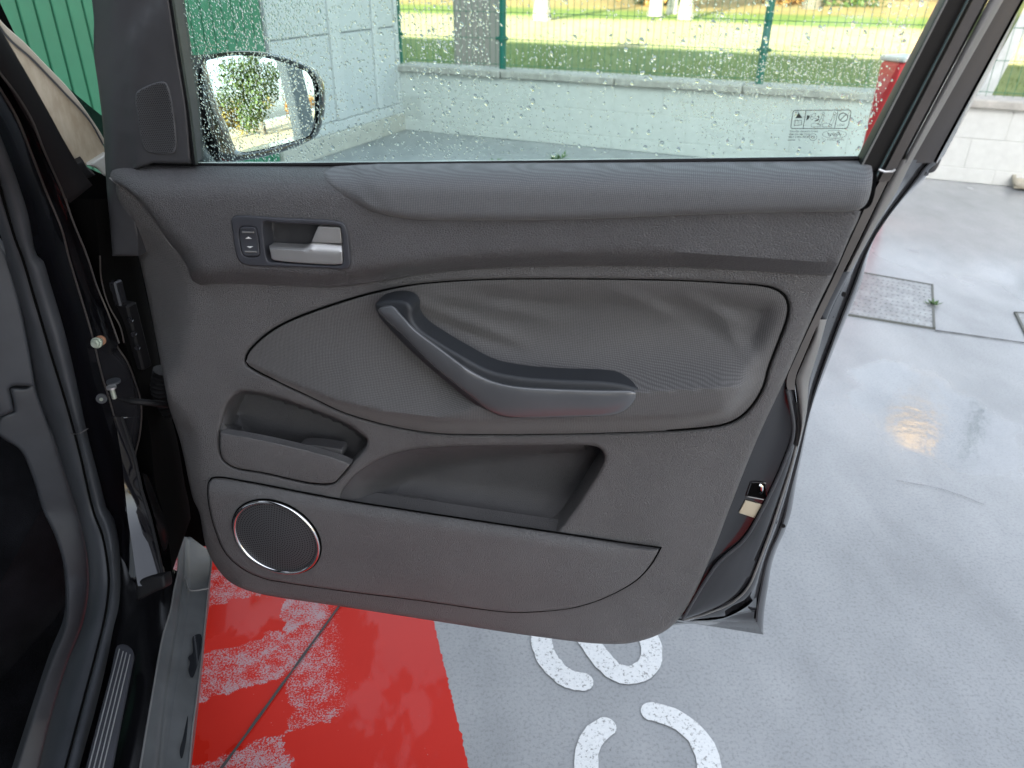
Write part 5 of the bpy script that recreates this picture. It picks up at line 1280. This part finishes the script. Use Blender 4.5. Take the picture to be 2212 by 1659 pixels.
mesh_obj('bonnet', at_y([(148, 190), (165, 205), (195, 230), (235, 262), (250, 330), (226, 312), (190, 246)], 1.42), [tuple(range(7))[::-1]], plain('wet_bonnet_painted_green_reflection', (.02, .05, .035), .18, coat=1, var=.4), body, smooth=False)  # green tint paints the reflection seen on the bonnet
panel('scuttle_cover', [(188, 356, 1), (226, 332, 1), (240, 338), (240, 385, 1), (222, 378), (212, 366)], WF, .012, body, plain('pale_scuttle_end', (.55, .56, .52), .3, var=.15), .02, .004, .02)
panel('scuttle_clip', [(154, 360, 1), (180, 347, 1), (190, 364), (206, 378, 1), (190, 384), (165, 382, 1)], WF, .035, body, MT['velvet'], .02, .002, .02)
tube('scuttle_clip_edge', at_y([(158, 360), (163, 372), (168, 382)], 1.0), .002, body, MT['browngrey'], 6)

# ribbed cable boot between pillar and door
bp_ = L3([(352, 800, 1.07), (346, 830, 1.07), (352, 862, 1.08), (372, 892, 1.09)], 46)
tube('cable_boot', bp_, [.0125 + .0028 * (1 if k_ % 4 < 2 else -1) for k_ in range(46)], body, MT['velvet'], 12)
bx('pillar_patch', (205, 768), 1.03, .010, .002, .012, MT['paint2'])
# the rest of the car behind the open doorway: rear body and roof, left of and behind the viewer
CA = np.array([.26, -.966, 0]); CL = np.array([-.966, -.26, 0]); HP0 = np.array([-.53, 1.0, 0])
mb = MB(); c = HP0 + CA * 2.55 + CL * .86; mb.box(c + Z3 * .72, CA, CL, Z3, 1.45, .84, .42, .06); mb.build('rear_body', MT['paint'], body)
mb = MB(); mb.box(c + Z3 * 1.32 + CL * .05, CA, CL, Z3, 1.35, .74, .19, .05); mb.build('rear_cabin', MT['paint'], body)
mb = MB(); c = HP0 + CA * 1.9 + CL * .86; mb.box(c + Z3 * 1.60, CA, CL, Z3, 1.9, .66, .04, .03); mb.build('roof', MT['paint'], body)
mb = MB(); c = HP0 + CA * .75 + CL * .62; mb.box(c + Z3 * .55, CA, CL, Z3, .27, .25, .09, .04); mb.box(c + CA * .27 + Z3 * .95, CA * .96 + Z3 * .28, CL, Z3 * .96 - CA * .28, .07, .25, .36, .05); mb.build('front_seat', MT['carpet'], interior)

mb = MB(); c = HP0 - CA * 1.06 + CL * .88; mb.box(c + Z3 * .57, CA, CL, Z3, .74, .74, .27, .09); mb.build('front_body', MT['paint'], body)
mb = MB(); c = HP0 + CA * .9 + CL * .90; mb.box(c + Z3 * .10, CA, CL, Z3, 1.25, .74, .03, .01); mb.build('floor_pan', MT['carpet'], body)
mb = MB(); c = HP0 + CA * .02 + CL * .90; mb.box(c + Z3 * .88, CA, CL, Z3, .24, .60, .13, .06); mb.build('dashboard', MT['intgrey'], interior)
